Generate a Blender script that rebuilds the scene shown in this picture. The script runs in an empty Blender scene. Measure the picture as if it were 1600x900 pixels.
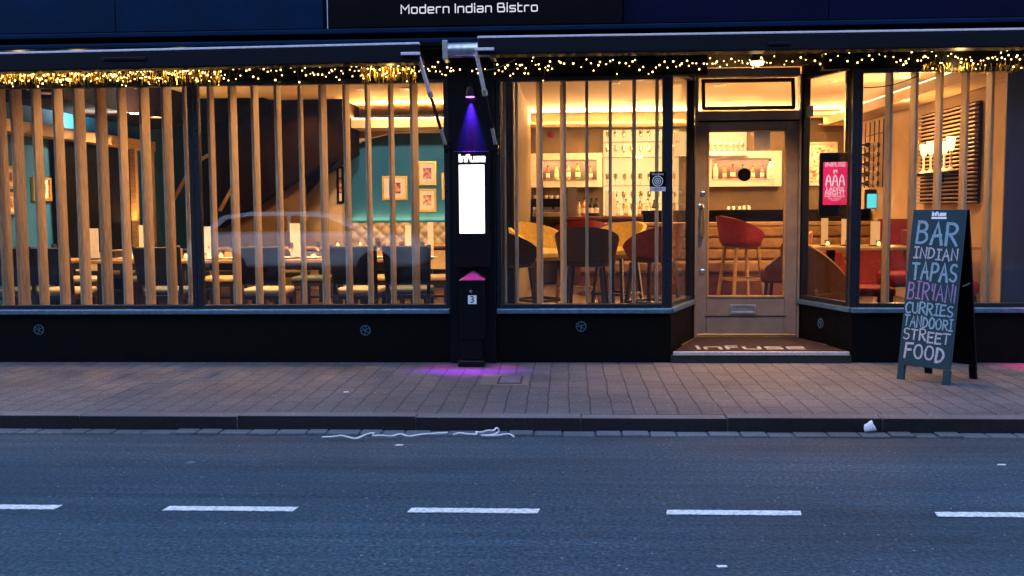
import bpy, bmesh, math, random
from mathutils import Vector, Matrix
R = math.radians
random.seed(11)
SC = bpy.context.scene
COL = SC.collection

# ------------------------------------------------------------------ camera
CAM = Vector((0.0, -9.14, 1.47))
FPX = 1600.0
YAW, PITCH, ROLL = R(3.15), R(4.47), R(0.43)
FWD = Vector((-math.sin(YAW)*math.cos(PITCH), math.cos(YAW)*math.cos(PITCH), -math.sin(PITCH)))
RT0 = Vector((math.cos(YAW), math.sin(YAW), 0))
UP0 = RT0.cross(FWD)
RT = RT0*math.cos(ROLL) - UP0*math.sin(ROLL)
UPV = UP0*math.cos(ROLL) + RT0*math.sin(ROLL)
cd = bpy.data.cameras.new('camera'); cam = bpy.data.objects.new('camera', cd); COL.objects.link(cam)
cd.sensor_width = 36; cd.lens = 36*FPX/1600; cd.clip_start = .05; cd.clip_end = 800
m3 = Matrix((RT, UPV, -FWD)).transposed()
cam.matrix_world = Matrix.Translation(CAM) @ m3.to_4x4()
SC.camera = cam

# ------------------------------------------------------------------ sky, sun, exposure
EXPO = 4.8; K = 2.0**-EXPO; LK = 3.0     # camera exposed for the dusk; K scales the lamps to it, LK is the rooms' level
SUN_EL, SUN_AZ = R(2.5), R(25)            # dusk: the sun is down behind the restaurant
w = bpy.data.worlds.new('World'); SC.world = w; w.use_nodes = True
nt = w.node_tree; nt.nodes.clear()
sky = nt.nodes.new('ShaderNodeTexSky'); sky.sky_type = 'NISHITA'; sky.sun_disc = False
sky.sun_elevation = SUN_EL; sky.sun_rotation = SUN_AZ; sky.ozone_density = 5.0; sky.air_density = 1.2; sky.dust_density = .4
bg = nt.nodes.new('ShaderNodeBackground'); bg.inputs[1].default_value = 0.15
wo = nt.nodes.new('ShaderNodeOutputWorld')
hs = nt.nodes.new('ShaderNodeHueSaturation'); hs.inputs['Saturation'].default_value = .62; hs.inputs['Value'].default_value = 1.0
nt.links.new(sky.outputs[0], hs.inputs['Color']); nt.links.new(hs.outputs[0], bg.inputs[0]); nt.links.new(bg.outputs[0], wo.inputs[0])
sd = bpy.data.lights.new('sun', 'SUN'); so = bpy.data.objects.new('sun', sd); COL.objects.link(so)
sd.energy = .02; sd.angle = R(.5); sd.color = (1, .8, .6)
so.rotation_euler = Vector((math.sin(SUN_AZ)*math.cos(SUN_EL), math.cos(SUN_AZ)*math.cos(SUN_EL), math.sin(SUN_EL))).to_track_quat('Z', 'Y').to_euler()
SC.view_settings.view_transform = 'Standard'; SC.view_settings.look = 'None'
SC.view_settings.exposure = EXPO; SC.view_settings.gamma = 1; SC.view_settings.use_curve_mapping = False
SC.render.engine = 'CYCLES'
cy = SC.cycles
cy.use_denoising = True; cy.max_bounces = 8; cy.diffuse_bounces = 4; cy.glossy_bounces = 4; cy.transparent_max_bounces = 24
cy.sample_clamp_indirect = 4.0; cy.caustics_reflective = False; cy.caustics_refractive = False
WARM = (1.0, .47, .13); BARW = (1.0, .55, .21); SOFTW = (1.0, .68, .36)

# ------------------------------------------------------------------ picture <-> place
def ray(px, py): return FWD*FPX + RT*(px-800) + UPV*(450-py)
def onY(px, py, Y):
    d = ray(px, py); return CAM + d*((Y-CAM.y)/d.y)
def onX(px, py, X):
    d = ray(px, py); return CAM + d*((X-CAM.x)/d.x)
def onZ(px, py, Z):
    d = ray(px, py); return CAM + d*((Z-CAM.z)/d.z)
def fx(px, Y=0, py=300): return onY(px, py, Y).x
def fz(px, py, Y=0): return onY(px, py, Y).z

# ------------------------------------------------------------------ mesh helpers
class MB:
    def __init__(s): s.bm = bmesh.new()
    def box(s, x0, x1, y0, y1, z0, z1, M=None):
        vs = [Vector((x, y, z)) for x in (x0, x1) for y in (y0, y1) for z in (z0, z1)]
        return s.hexa(vs, M)
    def hexa(s, vs, M=None):
        v = [s.bm.verts.new(M @ p if M else p) for p in vs]
        for f in ((0,1,3,2),(4,6,7,5),(0,4,5,1),(2,3,7,6),(0,2,6,4),(1,5,7,3)): s.bm.faces.new([v[i] for i in f])
        return s
    def bar(s, a, b, w, h=None, up=Vector((0,0,1))):       # square-section bar from a to b
        a, b = Vector(a), Vector(b); h = h or w; d = (b-a).normalized()
        if abs(d.dot(up)) > .98: up = Vector((0,1,0))
        x = d.cross(up).normalized(); y = x.cross(d)
        vs = [p + x*i*w/2 + y*j*h/2 for p in (a, b) for i in (-1, 1) for j in (-1, 1)]
        return s.hexa(vs)
    def tube(s, pts, r, n=8, cap=True):
        pts = [Vector(p) for p in pts]; rs = r if isinstance(r, (list, tuple)) else [r]*len(pts); rings = []
        ref = Vector((.3, .2, 1)).normalized()
        for i, p in enumerate(pts):
            d = (pts[min(i+1, len(pts)-1)] - pts[max(i-1, 0)]).normalized()
            if abs(d.dot(ref)) > .97: u = d.cross(Vector((1, 0, .1))).normalized()
            else: u = d.cross(ref).normalized()
            v = d.cross(u)
            rings.append([s.bm.verts.new(p + (u*math.cos(2*math.pi*k/n) + v*math.sin(2*math.pi*k/n))*rs[i]) for k in range(n)])
        for a, b in zip(rings, rings[1:]):
            for k in range(n): s.bm.faces.new((a[k], a[(k+1) % n], b[(k+1) % n], b[k]))
        if cap: s.bm.faces.new(rings[0][::-1]); s.bm.faces.new(rings[-1])
        return s
    def lathe(s, prof, c=(0,0,0), n=16, M=None):
        c = Vector(c); rings = []
        for r, z in prof:
            ring = []
            for k in range(n):
                p = c + Vector((r*math.cos(2*math.pi*k/n), r*math.sin(2*math.pi*k/n), z))
                ring.append(s.bm.verts.new(M @ p if M else p))
            rings.append(ring)
        for a, b in zip(rings, rings[1:]):
            for k in range(n): s.bm.faces.new((a[k], a[(k+1) % n], b[(k+1) % n], b[k]))
        s.bm.faces.new(rings[0][::-1]); s.bm.faces.new(rings[-1])
        return s
    def prism(s, poly, e0, ex, ey, n, t):                 # polygon (u,v) on frame e0,ex,ey, thickness t along n
        e0, ex, ey, n = Vector(e0), Vector(ex), Vector(ey), Vector(n)
        a = [s.bm.verts.new(e0 + ex*u + ey*v) for u, v in poly]
        b = [s.bm.verts.new(e0 + ex*u + ey*v + n*t) for u, v in poly]
        s.bm.faces.new(a); s.bm.faces.new(b[::-1])
        k = len(poly)
        for i in range(k): s.bm.faces.new((a[i], b[i], b[(i+1) % k], a[(i+1) % k]))
        return s
    def grid(s, P, nu, nv):                               # P(u,v) -> point, u,v in 0..1
        v = [[s.bm.verts.new(P(i/nu, j/nv)) for j in range(nv+1)] for i in range(nu+1)]
        for i in range(nu):
            for j in range(nv): s.bm.faces.new((v[i][j], v[i+1][j], v[i+1][j+1], v[i][j+1]))
        return s
    def shell(s, P, nu, nv, n_of, t):                     # a curved sheet with thickness
        a = [[Vector(P(i/nu, j/nv)) for j in range(nv+1)] for i in range(nu+1)]
        A = [[s.bm.verts.new(p) for p in r] for r in a]
        B = [[s.bm.verts.new(a[i][j] + Vector(n_of(i/nu, j/nv))*t) for j in range(nv+1)] for i in range(nu+1)]
        for i in range(nu):
            for j in range(nv):
                s.bm.faces.new((A[i][j], A[i+1][j], A[i+1][j+1], A[i][j+1])); s.bm.faces.new((B[i][j+1], B[i+1][j+1], B[i+1][j], B[i][j]))
        for i in range(nu):
            s.bm.faces.new((A[i+1][0], A[i][0], B[i][0], B[i+1][0])); s.bm.faces.new((A[i][nv], A[i+1][nv], B[i+1][nv], B[i][nv]))
        for j in range(nv):
            s.bm.faces.new((A[0][j], A[0][j+1], B[0][j+1], B[0][j])); s.bm.faces.new((A[nu][j+1], A[nu][j], B[nu][j], B[nu][j+1]))
        return s
    def build(s, name, mat, parent=None, bevel=0, smooth=False, seg=2, matrix=None):
        bmesh.ops.recalc_face_normals(s.bm, faces=s.bm.faces[:])
        if bevel:
            ed = [e for e in s.bm.edges if len(e.link_faces) == 2 and e.calc_face_angle(0) > R(30)]
            bmesh.ops.bevel(s.bm, geom=ed, offset=bevel, segments=seg, affect='EDGES', profile=.5, clamp_overlap=True)
        off = Vector((0,0,0)); p = parent
        while p is not None: off += p.location; p = p.parent
        if off.length: bmesh.ops.translate(s.bm, verts=s.bm.verts[:], vec=-off)
        me = bpy.data.meshes.new(name); s.bm.to_mesh(me); s.bm.free()
        if smooth:
            for pl in me.polygons: pl.use_smooth = True
            try: me.set_sharp_from_angle(angle=R(40))
            except Exception: pass
        me.materials.append(mat)
        o = bpy.data.objects.new(name, me); COL.objects.link(o)
        if parent: o.parent = parent
        return o

def tag(o, label=None, cat=None, group=None, kind=None):
    if label: o['label'] = label
    if cat: o['category'] = cat
    if group: o['group'] = group
    if kind: o['kind'] = kind
    return o
def thing(name, label, cat, loc=(0,0,0), group=None):
    o = bpy.data.objects.new(name, None); COL.objects.link(o); o.location = loc; o.empty_display_size = .1
    return tag(o, label, cat, group)
def kids(o): return list(o.children)
def copy_tree(o, parent=None):
    c = o.copy(); COL.objects.link(c); c.parent = parent
    for ch in kids(o): copy_tree(ch, c)
    return c
def place(proto, loc, rz=0, label=None, state={}):
    if proto.name not in state: state[proto.name] = 1; o = proto
    else: o = copy_tree(proto)
    o.location = loc; o.rotation_euler = (0, 0, rz)
    if label: o['label'] = label
    return o
def lamp(kind, loc, energy, color=WARM, parent=None, size=.05, aim=None, spot=110, blend=.6, name='lamp_light', sx=None, sy=None):
    d = bpy.data.lights.new(name, kind); d.energy = energy*K*LK; d.color = color
    if kind == 'SPOT': d.spot_size = R(spot); d.spot_blend = blend; d.shadow_soft_size = size
    elif kind == 'POINT': d.shadow_soft_size = size
    elif kind == 'AREA':
        d.shape = 'RECTANGLE'; d.size = sx; d.size_y = sy
    o = bpy.data.objects.new(name, d); COL.objects.link(o)
    off = Vector((0,0,0)); p = parent
    while p is not None: off += p.location; p = p.parent
    o.parent = parent; o.location = Vector(loc) - off
    if aim is not None: o.rotation_euler = (-(Vector(aim) - Vector(loc))).to_track_quat('Z', 'Y').to_euler()
    return o

# ------------------------------------------------------------------ materials
def mat(name, col, rough=.6, metal=0, spec=.5, noise=0, nscale=20, bump=0, bscale=60, coat=0, col2=None, stretch=None):
    m = bpy.data.materials.new(name); m.use_nodes = True; n = m.node_tree.nodes; l = m.node_tree.links
    b = n['Principled BSDF']
    b.inputs['Base Color'].default_value = (*col, 1); b.inputs['Roughness'].default_value = rough; b.inputs['Metallic'].default_value = metal
    b.inputs['Specular IOR Level'].default_value = spec; b.inputs['Coat Weight'].default_value = coat
    if noise or bump:
        tc = n.new('ShaderNodeTexCoord'); src = tc.outputs['Object']
        if stretch:
            mp = n.new('ShaderNodeMapping'); mp.inputs['Scale'].default_value = stretch; l.new(src, mp.inputs[0]); src = mp.outputs[0]
    if noise:
        t = n.new('ShaderNodeTexNoise'); t.inputs['Scale'].default_value = nscale; t.inputs['Detail'].default_value = 6; l.new(src, t.inputs['Vector'])
        r = n.new('ShaderNodeValToRGB'); r.color_ramp.elements[0].position = .35; r.color_ramp.elements[1].position = .68
        c2 = col2 or tuple(c*(1-noise) for c in col); r.color_ramp.elements[0].color = (*c2, 1); r.color_ramp.elements[1].color = (*col, 1)
        l.new(t.outputs[0], r.inputs[0]); l.new(r.outputs[0], b.inputs['Base Color'])
        q = n.new('ShaderNodeMapRange'); q.inputs[3].default_value = min(1, rough+.12); q.inputs[4].default_value = max(.05, rough-.1); l.new(t.outputs[0], q.inputs[0]); l.new(q.outputs[0], b.inputs['Roughness'])
    if bump:
        t2 = n.new('ShaderNodeTexNoise'); t2.inputs['Scale'].default_value = bscale; t2.inputs['Detail'].default_value = 4; l.new(src, t2.inputs['Vector'])
        bu = n.new('ShaderNodeBump'); bu.inputs['Strength'].default_value = bump; bu.inputs['Distance'].default_value = .01; l.new(t2.outputs[0], bu.inputs['Height']); l.new(bu.outputs[0], b.inputs['Normal'])
    return m
def emit(name, col, s, light=True):
    m = bpy.data.materials.new(name); m.use_nodes = True; b = m.node_tree.nodes['Principled BSDF']
    b.inputs['Base Color'].default_value = (0, 0, 0, 1); b.inputs['Emission Color'].default_value = (*col, 1); b.inputs['Emission Strength'].default_value = s*K
    if not light: m.cycles.emission_sampling = 'NONE'
    return m
def glass(name, f0=.05, tint=(1,1,1)):
    m = bpy.data.materials.new(name); m.use_nodes = True; n = m.node_tree.nodes; l = m.node_tree.links; n.clear()
    o = n.new('ShaderNodeOutputMaterial'); mx = n.new('ShaderNodeMixShader'); tr = n.new('ShaderNodeBsdfTransparent'); gl = n.new('ShaderNodeBsdfGlossy')
    tr.inputs[0].default_value = (*tint, 1); gl.inputs['Roughness'].default_value = .0
    lw = n.new('ShaderNodeLayerWeight'); lw.inputs[0].default_value = .5
    p = n.new('ShaderNodeMath'); p.operation = 'POWER'; p.inputs[1].default_value = 5; l.new(lw.outputs['Facing'], p.inputs[0])
    ma = n.new('ShaderNodeMath'); ma.operation = 'MULTIPLY_ADD'; ma.inputs[1].default_value = .9; ma.inputs[2].default_value = f0; l.new(p.outputs[0], ma.inputs[0])
    l.new(ma.outputs[0], mx.inputs[0]); l.new(tr.outputs[0], mx.inputs[1]); l.new(gl.outputs[0], mx.inputs[2]); l.new(mx.outputs[0], o.inputs[0])
    return m

def asphalt_mat():
    m = bpy.data.materials.new('asphalt'); m.use_nodes = True; n = m.node_tree.nodes; l = m.node_tree.links; b = n['Principled BSDF']
    tc = n.new('ShaderNodeTexCoord'); src = tc.outputs['Object']
    def noise(sc, det, rough=.6, stretch=None):
        t = n.new('ShaderNodeTexNoise'); t.inputs['Scale'].default_value = sc; t.inputs['Detail'].default_value = det; t.inputs['Roughness'].default_value = rough
        if stretch:
            mp = n.new('ShaderNodeMapping'); mp.inputs['Scale'].default_value = stretch; l.new(src, mp.inputs[0]); l.new(mp.outputs[0], t.inputs[0])
        else: l.new(src, t.inputs[0])
        return t.outputs[0]
    def ramp(f, stops):
        r = n.new('ShaderNodeValToRGB'); e = r.color_ramp.elements
        e[0].position, e[0].color = stops[0][0], (*stops[0][1], 1); e[1].position, e[1].color = stops[-1][0], (*stops[-1][1], 1)
        for p, c in stops[1:-1]: q = e.new(p); q.color = (*c, 1)
        l.new(f, r.inputs[0]); return r.outputs[0]
    def mul(a, c, mode='MULTIPLY', f=1):
        x = n.new('ShaderNodeMixRGB'); x.blend_type = mode
        if isinstance(f, (int, float)): x.inputs[0].default_value = f
        else: l.new(f, x.inputs[0])
        l.new(a, x.inputs[1]); l.new(c, x.inputs[2]); return x.outputs[0]
    g = noise(46, 3, .8)                                                   # aggregate
    col = ramp(g, [(.34, (.006, .019, .033)), (.50, (.021, .053, .082)), (.66, (.062, .116, .160))])
    big = noise(.7, 5, .6, (.45, 1.6, 1)); col = mul(col, ramp(big, [(.34, (.58, .60, .63)), (.62, (1.16, 1.13, 1.10))]))     # worn wheel tracks and patches
    streak = noise(3.0, 4, .6, (.06, 3.2, 1)); col = mul(col, ramp(streak, [(.36, (.72, .74, .77)), (.62, (1.10, 1.08, 1.06))]))
    v = n.new('ShaderNodeTexVoronoi'); v.inputs['Scale'].default_value = 34; v.inputs['Randomness'].default_value = 1; l.new(src, v.inputs['Vector'])
    sp = n.new('ShaderNodeSeparateColor'); l.new(v.outputs['Color'], sp.inputs[0])
    sz = n.new('ShaderNodeMath'); sz.operation = 'MULTIPLY_ADD'; sz.inputs[1].default_value = 1.3; sz.inputs[2].default_value = -1.10; l.new(sp.outputs[0], sz.inputs[0])
    lt = n.new('ShaderNodeMath'); lt.operation = 'LESS_THAN'; l.new(v.outputs['Distance'], lt.inputs[0]); l.new(sz.outputs[0], lt.inputs[1])
    rgb = n.new('ShaderNodeRGB'); rgb.outputs[0].default_value = (.22, .25, .28, 1); col = mul(col, rgb.outputs[0], 'MIX', lt.outputs[0])   # pale chips
    v2 = n.new('ShaderNodeTexVoronoi'); v2.inputs['Scale'].default_value = 2.1; l.new(src, v2.inputs['Vector'])
    s2 = n.new('ShaderNodeSeparateColor'); l.new(v2.outputs['Color'], s2.inputs[0])
    z2 = n.new('ShaderNodeMath'); z2.operation = 'MULTIPLY_ADD'; z2.inputs[1].default_value = .16; z2.inputs[2].default_value = -.095; l.new(s2.outputs[1], z2.inputs[0])
    l2 = n.new('ShaderNodeMath'); l2.operation = 'LESS_THAN'; l.new(v2.outputs['Distance'], l2.inputs[0]); l.new(z2.outputs[0], l2.inputs[1])
    rg2 = n.new('ShaderNodeRGB'); rg2.outputs[0].default_value = (.11, .13, .15, 1); col = mul(col, rg2.outputs[0], 'MIX', l2.outputs[0])   # chewing gum
    l.new(col, b.inputs['Base Color']); b.inputs['Roughness'].default_value = .72; b.inputs['Specular IOR Level'].default_value = .3
    bu = n.new('ShaderNodeBump'); bu.inputs['Strength'].default_value = 1; bu.inputs['Distance'].default_value = .008; l.new(g, bu.inputs['Height']); l.new(bu.outputs[0], b.inputs['Normal'])
    return m

def ground_mat(name, c_dark, c_light, fine, speck=0, bump=.4, blotch=.5, brick=None, stains=False, speck_col=(.5,.5,.5)):
    m = bpy.data.materials.new(name); m.use_nodes = True; n = m.node_tree.nodes; l = m.node_tree.links; b = n['Principled BSDF']
    tc = n.new('ShaderNodeTexCoord'); src = tc.outputs['Object']
    t = n.new('ShaderNodeTexNoise'); t.inputs['Scale'].default_value = fine; t.inputs['Detail'].default_value = 8; t.inputs['Roughness'].default_value = .75; l.new(src, t.inputs['Vector'])
    r = n.new('ShaderNodeValToRGB'); r.color_ramp.elements[0].position = .3; r.color_ramp.elements[1].position = .7
    r.color_ramp.elements[0].color = (*c_dark, 1); r.color_ramp.elements[1].color = (*c_light, 1); l.new(t.outputs[0], r.inputs[0]); col = r.outputs[0]
    t3 = n.new('ShaderNodeTexNoise'); t3.inputs['Scale'].default_value = 1.1; t3.inputs['Detail'].default_value = 5
    mp = n.new('ShaderNodeMapping'); mp.inputs['Scale'].default_value = (.6, 1.3, 1); l.new(src, mp.inputs[0]); l.new(mp.outputs[0], t3.inputs['Vector'])
    r3 = n.new('ShaderNodeValToRGB'); r3.color_ramp.elements[0].position = .35; r3.color_ramp.elements[1].position = .65
    r3.color_ramp.elements[0].color = (1-blotch, 1-blotch, 1-blotch, 1); r3.color_ramp.elements[1].color = (1, 1, 1, 1); l.new(t3.outputs[0], r3.inputs[0])
    mm = n.new('ShaderNodeMixRGB'); mm.blend_type = 'MULTIPLY'; mm.inputs[0].default_value = 1; l.new(col, mm.inputs[1]); l.new(r3.outputs[0], mm.inputs[2]); col = mm.outputs[0]
    hgt = t.outputs[0]
    if brick:
        bw, bh, mortar = brick
        mpb = n.new('ShaderNodeMapping'); mpb.inputs['Rotation'].default_value = (0, 0, R(90)); l.new(src, mpb.inputs[0])
        wob = n.new('ShaderNodeTexNoise'); wob.inputs['Scale'].default_value = 2.5; l.new(src, wob.inputs['Vector'])
        wa = n.new('ShaderNodeMixRGB'); wa.blend_type = 'LINEAR_LIGHT'; wa.inputs[0].default_value = .018; l.new(mpb.outputs[0], wa.inputs[1]); l.new(wob.outputs['Color'], wa.inputs[2])
        bk = n.new('ShaderNodeTexBrick'); bk.inputs['Scale'].default_value = 1; bk.inputs['Brick Width'].default_value = bw; bk.inputs['Row Height'].default_value = bh
        bk.inputs['Mortar Size'].default_value = mortar; bk.inputs['Mortar Smooth'].default_value = .3; bk.inputs['Bias'].default_value = 0
        bk.inputs['Color1'].default_value = (.84, .84, .86, 1); bk.inputs['Color2'].default_value = (1.05, 1.02, 1, 1); bk.inputs['Mortar'].default_value = (.42, .41, .42, 1)
        l.new(wa.outputs[0], bk.inputs['Vector'])
        m2 = n.new('ShaderNodeMixRGB'); m2.blend_type = 'MULTIPLY'; m2.inputs[0].default_value = 1; l.new(col, m2.inputs[1]); l.new(bk.outputs['Color'], m2.inputs[2]); col = m2.outputs[0]
        hm = n.new('ShaderNodeMath'); hm.operation = 'MULTIPLY_ADD'; hm.inputs[1].default_value = -3.0; l.new(bk.outputs['Fac'], hm.inputs[0]); l.new(t.outputs[0], hm.inputs[2]); hgt = hm.outputs[0]
    if speck:
        v = n.new('ShaderNodeTexVoronoi'); v.inputs['Scale'].default_value = speck; l.new(src, v.inputs['Vector'])
        # only some cells carry a pale chip
        sp = n.new('ShaderNodeSeparateColor'); l.new(v.outputs['Color'], sp.inputs[0])
        g = n.new('ShaderNodeMath'); g.operation = 'GREATER_THAN'; g.inputs[1].default_value = .86; l.new(sp.outputs[0], g.inputs[0])
        lt = n.new('ShaderNodeMath'); lt.operation = 'LESS_THAN'; lt.inputs[1].default_value = .22; l.new(v.outputs['Distance'], lt.inputs[0])
        mu = n.new('ShaderNodeMath'); mu.operation = 'MULTIPLY'; l.new(g.outputs[0], mu.inputs[0]); l.new(lt.outputs[0], mu.inputs[1])
        ms = n.new('ShaderNodeMixRGB'); ms.inputs[2].default_value = (*speck_col, 1); l.new(mu.outputs[0], ms.inputs[0]); l.new(col, ms.inputs[1]); col = ms.outputs[0]
    if stains:
        v2 = n.new('ShaderNodeTexVoronoi'); v2.inputs['Scale'].default_value = 2.3; l.new(src, v2.inputs['Vector'])
        s2 = n.new('ShaderNodeSeparateColor'); l.new(v2.outputs['Color'], s2.inputs[0])
        g2 = n.new('ShaderNodeMath'); g2.operation = 'GREATER_THAN'; g2.inputs[1].default_value = .62; l.new(s2.outputs[1], g2.inputs[0])
        l2 = n.new('ShaderNodeMath'); l2.operation = 'LESS_THAN'; l2.inputs[1].default_value = .055; l.new(v2.outputs['Distance'], l2.inputs[0])
        u2 = n.new('ShaderNodeMath'); u2.operation = 'MULTIPLY'; l.new(g2.outputs[0], u2.inputs[0]); l.new(l2.outputs[0], u2.inputs[1])
        k2 = n.new('ShaderNodeMixRGB'); k2.inputs[2].default_value = (.16, .17, .18, 1); l.new(u2.outputs[0], k2.inputs[0]); l.new(col, k2.inputs[1]); col = k2.outputs[0]
    l.new(col, b.inputs['Base Color']); b.inputs['Roughness'].default_value = .8; b.inputs['Specular IOR Level'].default_value = .3
    bu = n.new('ShaderNodeBump'); bu.inputs['Strength'].default_value = bump; bu.inputs['Distance'].default_value = .006; l.new(hgt, bu.inputs['Height']); l.new(bu.outputs[0], b.inputs['Normal'])
    return m

def scuffed(name, col, *a, **k):
    m = mat(name, col, *a, **k); n = m.node_tree.nodes; l = m.node_tree.links; b = n['Principled BSDF']
    tc = n.new('ShaderNodeTexCoord'); v = n.new('ShaderNodeTexVoronoi'); v.inputs['Scale'].default_value = 5.5; l.new(tc.outputs['Object'], v.inputs['Vector'])
    sp = n.new('ShaderNodeSeparateColor'); l.new(v.outputs['Color'], sp.inputs[0])
    z = n.new('ShaderNodeMath'); z.operation = 'MULTIPLY_ADD'; z.inputs[1].default_value = .12; z.inputs[2].default_value = -.07; l.new(sp.outputs[0], z.inputs[0])
    t = n.new('ShaderNodeMath'); t.operation = 'LESS_THAN'; l.new(v.outputs['Distance'], t.inputs[0]); l.new(z.outputs[0], t.inputs[1])
    x = n.new('ShaderNodeMixRGB'); x.inputs[2].default_value = (.07, .075, .09, 1); l.new(t.outputs[0], x.inputs[0])
    l.new(b.inputs['Base Color'].links[0].from_socket, x.inputs[1]); l.new(x.outputs[0], b.inputs['Base Color'])
    return m
M = {}
M['asphalt'] = asphalt_mat()
M['paving'] = ground_mat('paving', (.056,.058,.070), (.150,.146,.166), 95, speck=60, bump=.6, blotch=.34, brick=(.30, .148, .0065), speck_col=(.35,.34,.33))
M['granite'] = ground_mat('granite', (.095,.085,.092), (.20,.18,.19), 90, speck=70, bump=.9, blotch=.35)
M['kerb_grime_shade'] = ground_mat('kerb_grime_shade', (.004,.0035,.006), (.028,.024,.03), 60, bump=1, blotch=.5)  # road grime, with the shade of the upright face darkened in too
M['sett'] = ground_mat('sett', (.055,.075,.095), (.15,.18,.21), 60, bump=.7, blotch=.45)
M['road_paint'] = mat('road_paint', (.82,.82,.80), .7, noise=.45, nscale=60, bump=.5, bscale=90)
M['black'] = scuffed('black_paint', (.0025,.0025,.0035), .5, spec=.1, noise=.5, nscale=9, bump=.08, bscale=14)
M['satin'] = mat('black_satin', (.003,.004,.007), .3, spec=.22, noise=.4, nscale=12)
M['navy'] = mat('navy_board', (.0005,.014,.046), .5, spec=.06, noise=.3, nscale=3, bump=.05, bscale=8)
M['navy_dim'] = mat('navy_darkened', (.0006,.0025,.021), .55, spec=.06, noise=.3, nscale=3)  # darker navy paints in the sky sheen fading along the right-hand boards
M['sign_black'] = mat('sign_black', (.0018,.0018,.0035), .6, spec=.06, noise=.3, nscale=5)
M['frame'] = mat('frame_metal', (.016,.022,.034), .3, metal=.3, noise=.35, nscale=20)
M['sill'] = mat('sill_metal', (.13,.25,.38), .32, metal=.55, noise=.35, nscale=25, bump=.1, bscale=30)
M['steel'] = mat('galvanised', (.55,.56,.58), .34, metal=.9, noise=.3, nscale=15)
M['awning'] = mat('awning_shell', (.004,.006,.012), .45, metal=.0, spec=.12, noise=.4, nscale=8, stretch=(.3,1,3))
M['white_trim'] = mat('white_trim', (.72,.68,.76), .35, metal=.3, noise=.2, nscale=30)
M['slat'] = mat('slat_wood', (.56,.39,.23), .6, spec=.25, noise=.42, nscale=16, stretch=(5,5,.5), bump=.15, bscale=40)
def per_piece_tone(m, lo, hi):           # every slat cut from its own board
    n = m.node_tree.nodes; l = m.node_tree.links; b = n['Principled BSDF']
    oi = n.new('ShaderNodeObjectInfo'); mr = n.new('ShaderNodeMapRange'); mr.inputs[3].default_value = lo; mr.inputs[4].default_value = hi; l.new(oi.outputs['Random'], mr.inputs[0])
    x = n.new('ShaderNodeMixRGB'); x.blend_type = 'MULTIPLY'; x.inputs[0].default_value = 1; l.new(b.inputs['Base Color'].links[0].from_socket, x.inputs[1]); l.new(mr.outputs[0], x.inputs[2]); l.new(x.outputs[0], b.inputs['Base Color'])
per_piece_tone(M['slat'], .72, 1.08)
M['door'] = mat('door_paint', (.25,.205,.17), .42, noise=.25, nscale=6, bump=.08, bscale=25)
M['brass'] = mat('brass', (.75,.52,.22), .3, metal=1, noise=.2, nscale=20)
M['chrome'] = mat('chrome', (.7,.7,.7), .15, metal=1, noise=.1, nscale=20)
M['mat'] = mat('coir', (.055,.04,.045), .95, spec=.1, noise=.6, nscale=160, bump=1, bscale=260)
M['white'] = mat('white_paint', (.80,.80,.82), .5, noise=.12, nscale=30)
M['paper'] = mat('paper', (.78,.72,.66), .7, noise=.1, nscale=20)
M['plaster'] = mat('plaster', (.55,.42,.28), .85, noise=.12, nscale=4, bump=.1, bscale=40)
M['ceiling'] = mat('ceiling_paint', (.80,.66,.46), .9, noise=.06, nscale=3)
M['taupe'] = mat('taupe_wall', (.20,.155,.105), .85, noise=.2, nscale=3, bump=.1, bscale=30)
M['mustard'] = mat('mustard_wall', (.22,.145,.055), .8, noise=.15, nscale=3)
M['teal'] = mat('teal_wall', (.003,.135,.33), .75, noise=.18, nscale=3, bump=.06, bscale=30)
M['dark'] = mat('dark_timber', (.003,.0018,.0016), .8, spec=.05, noise=.5, nscale=8, stretch=(1,1,4))
M['maroon'] = mat('maroon_panel', (.0055,.0012,.0016), .7, spec=.05, noise=.4, nscale=8, stretch=(3,3,.6))
M['oak'] = mat('oak', (.42,.26,.12), .5, noise=.35, nscale=10, stretch=(1,8,8), bump=.1, bscale=30)
M['redwood'] = mat('redwood', (.14,.035,.018), .4, noise=.4, nscale=9, stretch=(1,6,6))
M['floor'] = mat('floorboards', (.10,.058,.03), .45, noise=.35, nscale=6, stretch=(1,10,1))
M['chair_wood'] = mat('chair_wood', (.020,.009,.006), .4, noise=.4, nscale=16, stretch=(3,3,.7))
M['chair_back'] = mat('chair_back_fabric', (.005,.006,.014), .75, noise=.4, nscale=60, bump=.3, bscale=200)
M['cream'] = mat('cream_leather', (.46,.36,.23), .5, noise=.15, nscale=20, bump=.1, bscale=60)
M['cushion_blue'] = mat('teal_cushion', (.06,.10,.12), .6, noise=.2, nscale=30)
M['yellow'] = mat('gold_velvet', (.80,.56,.12), .6, noise=.2, nscale=30)
M['red'] = mat('red_velvet', (.28,.005,.030), .6, noise=.35, nscale=26, bump=.2, bscale=120)
M['brown_leather'] = mat('brown_leather', (.30,.16,.055), .5, noise=.35, nscale=14, bump=.3, bscale=70)
M['dark_leather'] = mat('dark_leather', (.028,.010,.008), .45, noise=.4, nscale=14)
M['wine'] = mat('wine_velvet', (.22,.018,.016), .55, noise=.35, nscale=18)
M['rust'] = mat('rust_leather', (.12,.032,.012), .5, noise=.35, nscale=14)
M['gold'] = mat('gilt', (.70,.46,.12), .4, metal=.7, noise=.25, nscale=40)
M['blackboard'] = mat('blackboard', (.007,.030,.048), .6, spec=.2, noise=.4, nscale=7, col2=(.011,.040,.060), bump=.08, bscale=40)
M['pillar_black'] = mat('pillar_black', (.003,.003,.005), .35, spec=.2, noise=.4, nscale=14, bump=.1, bscale=25)
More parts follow.
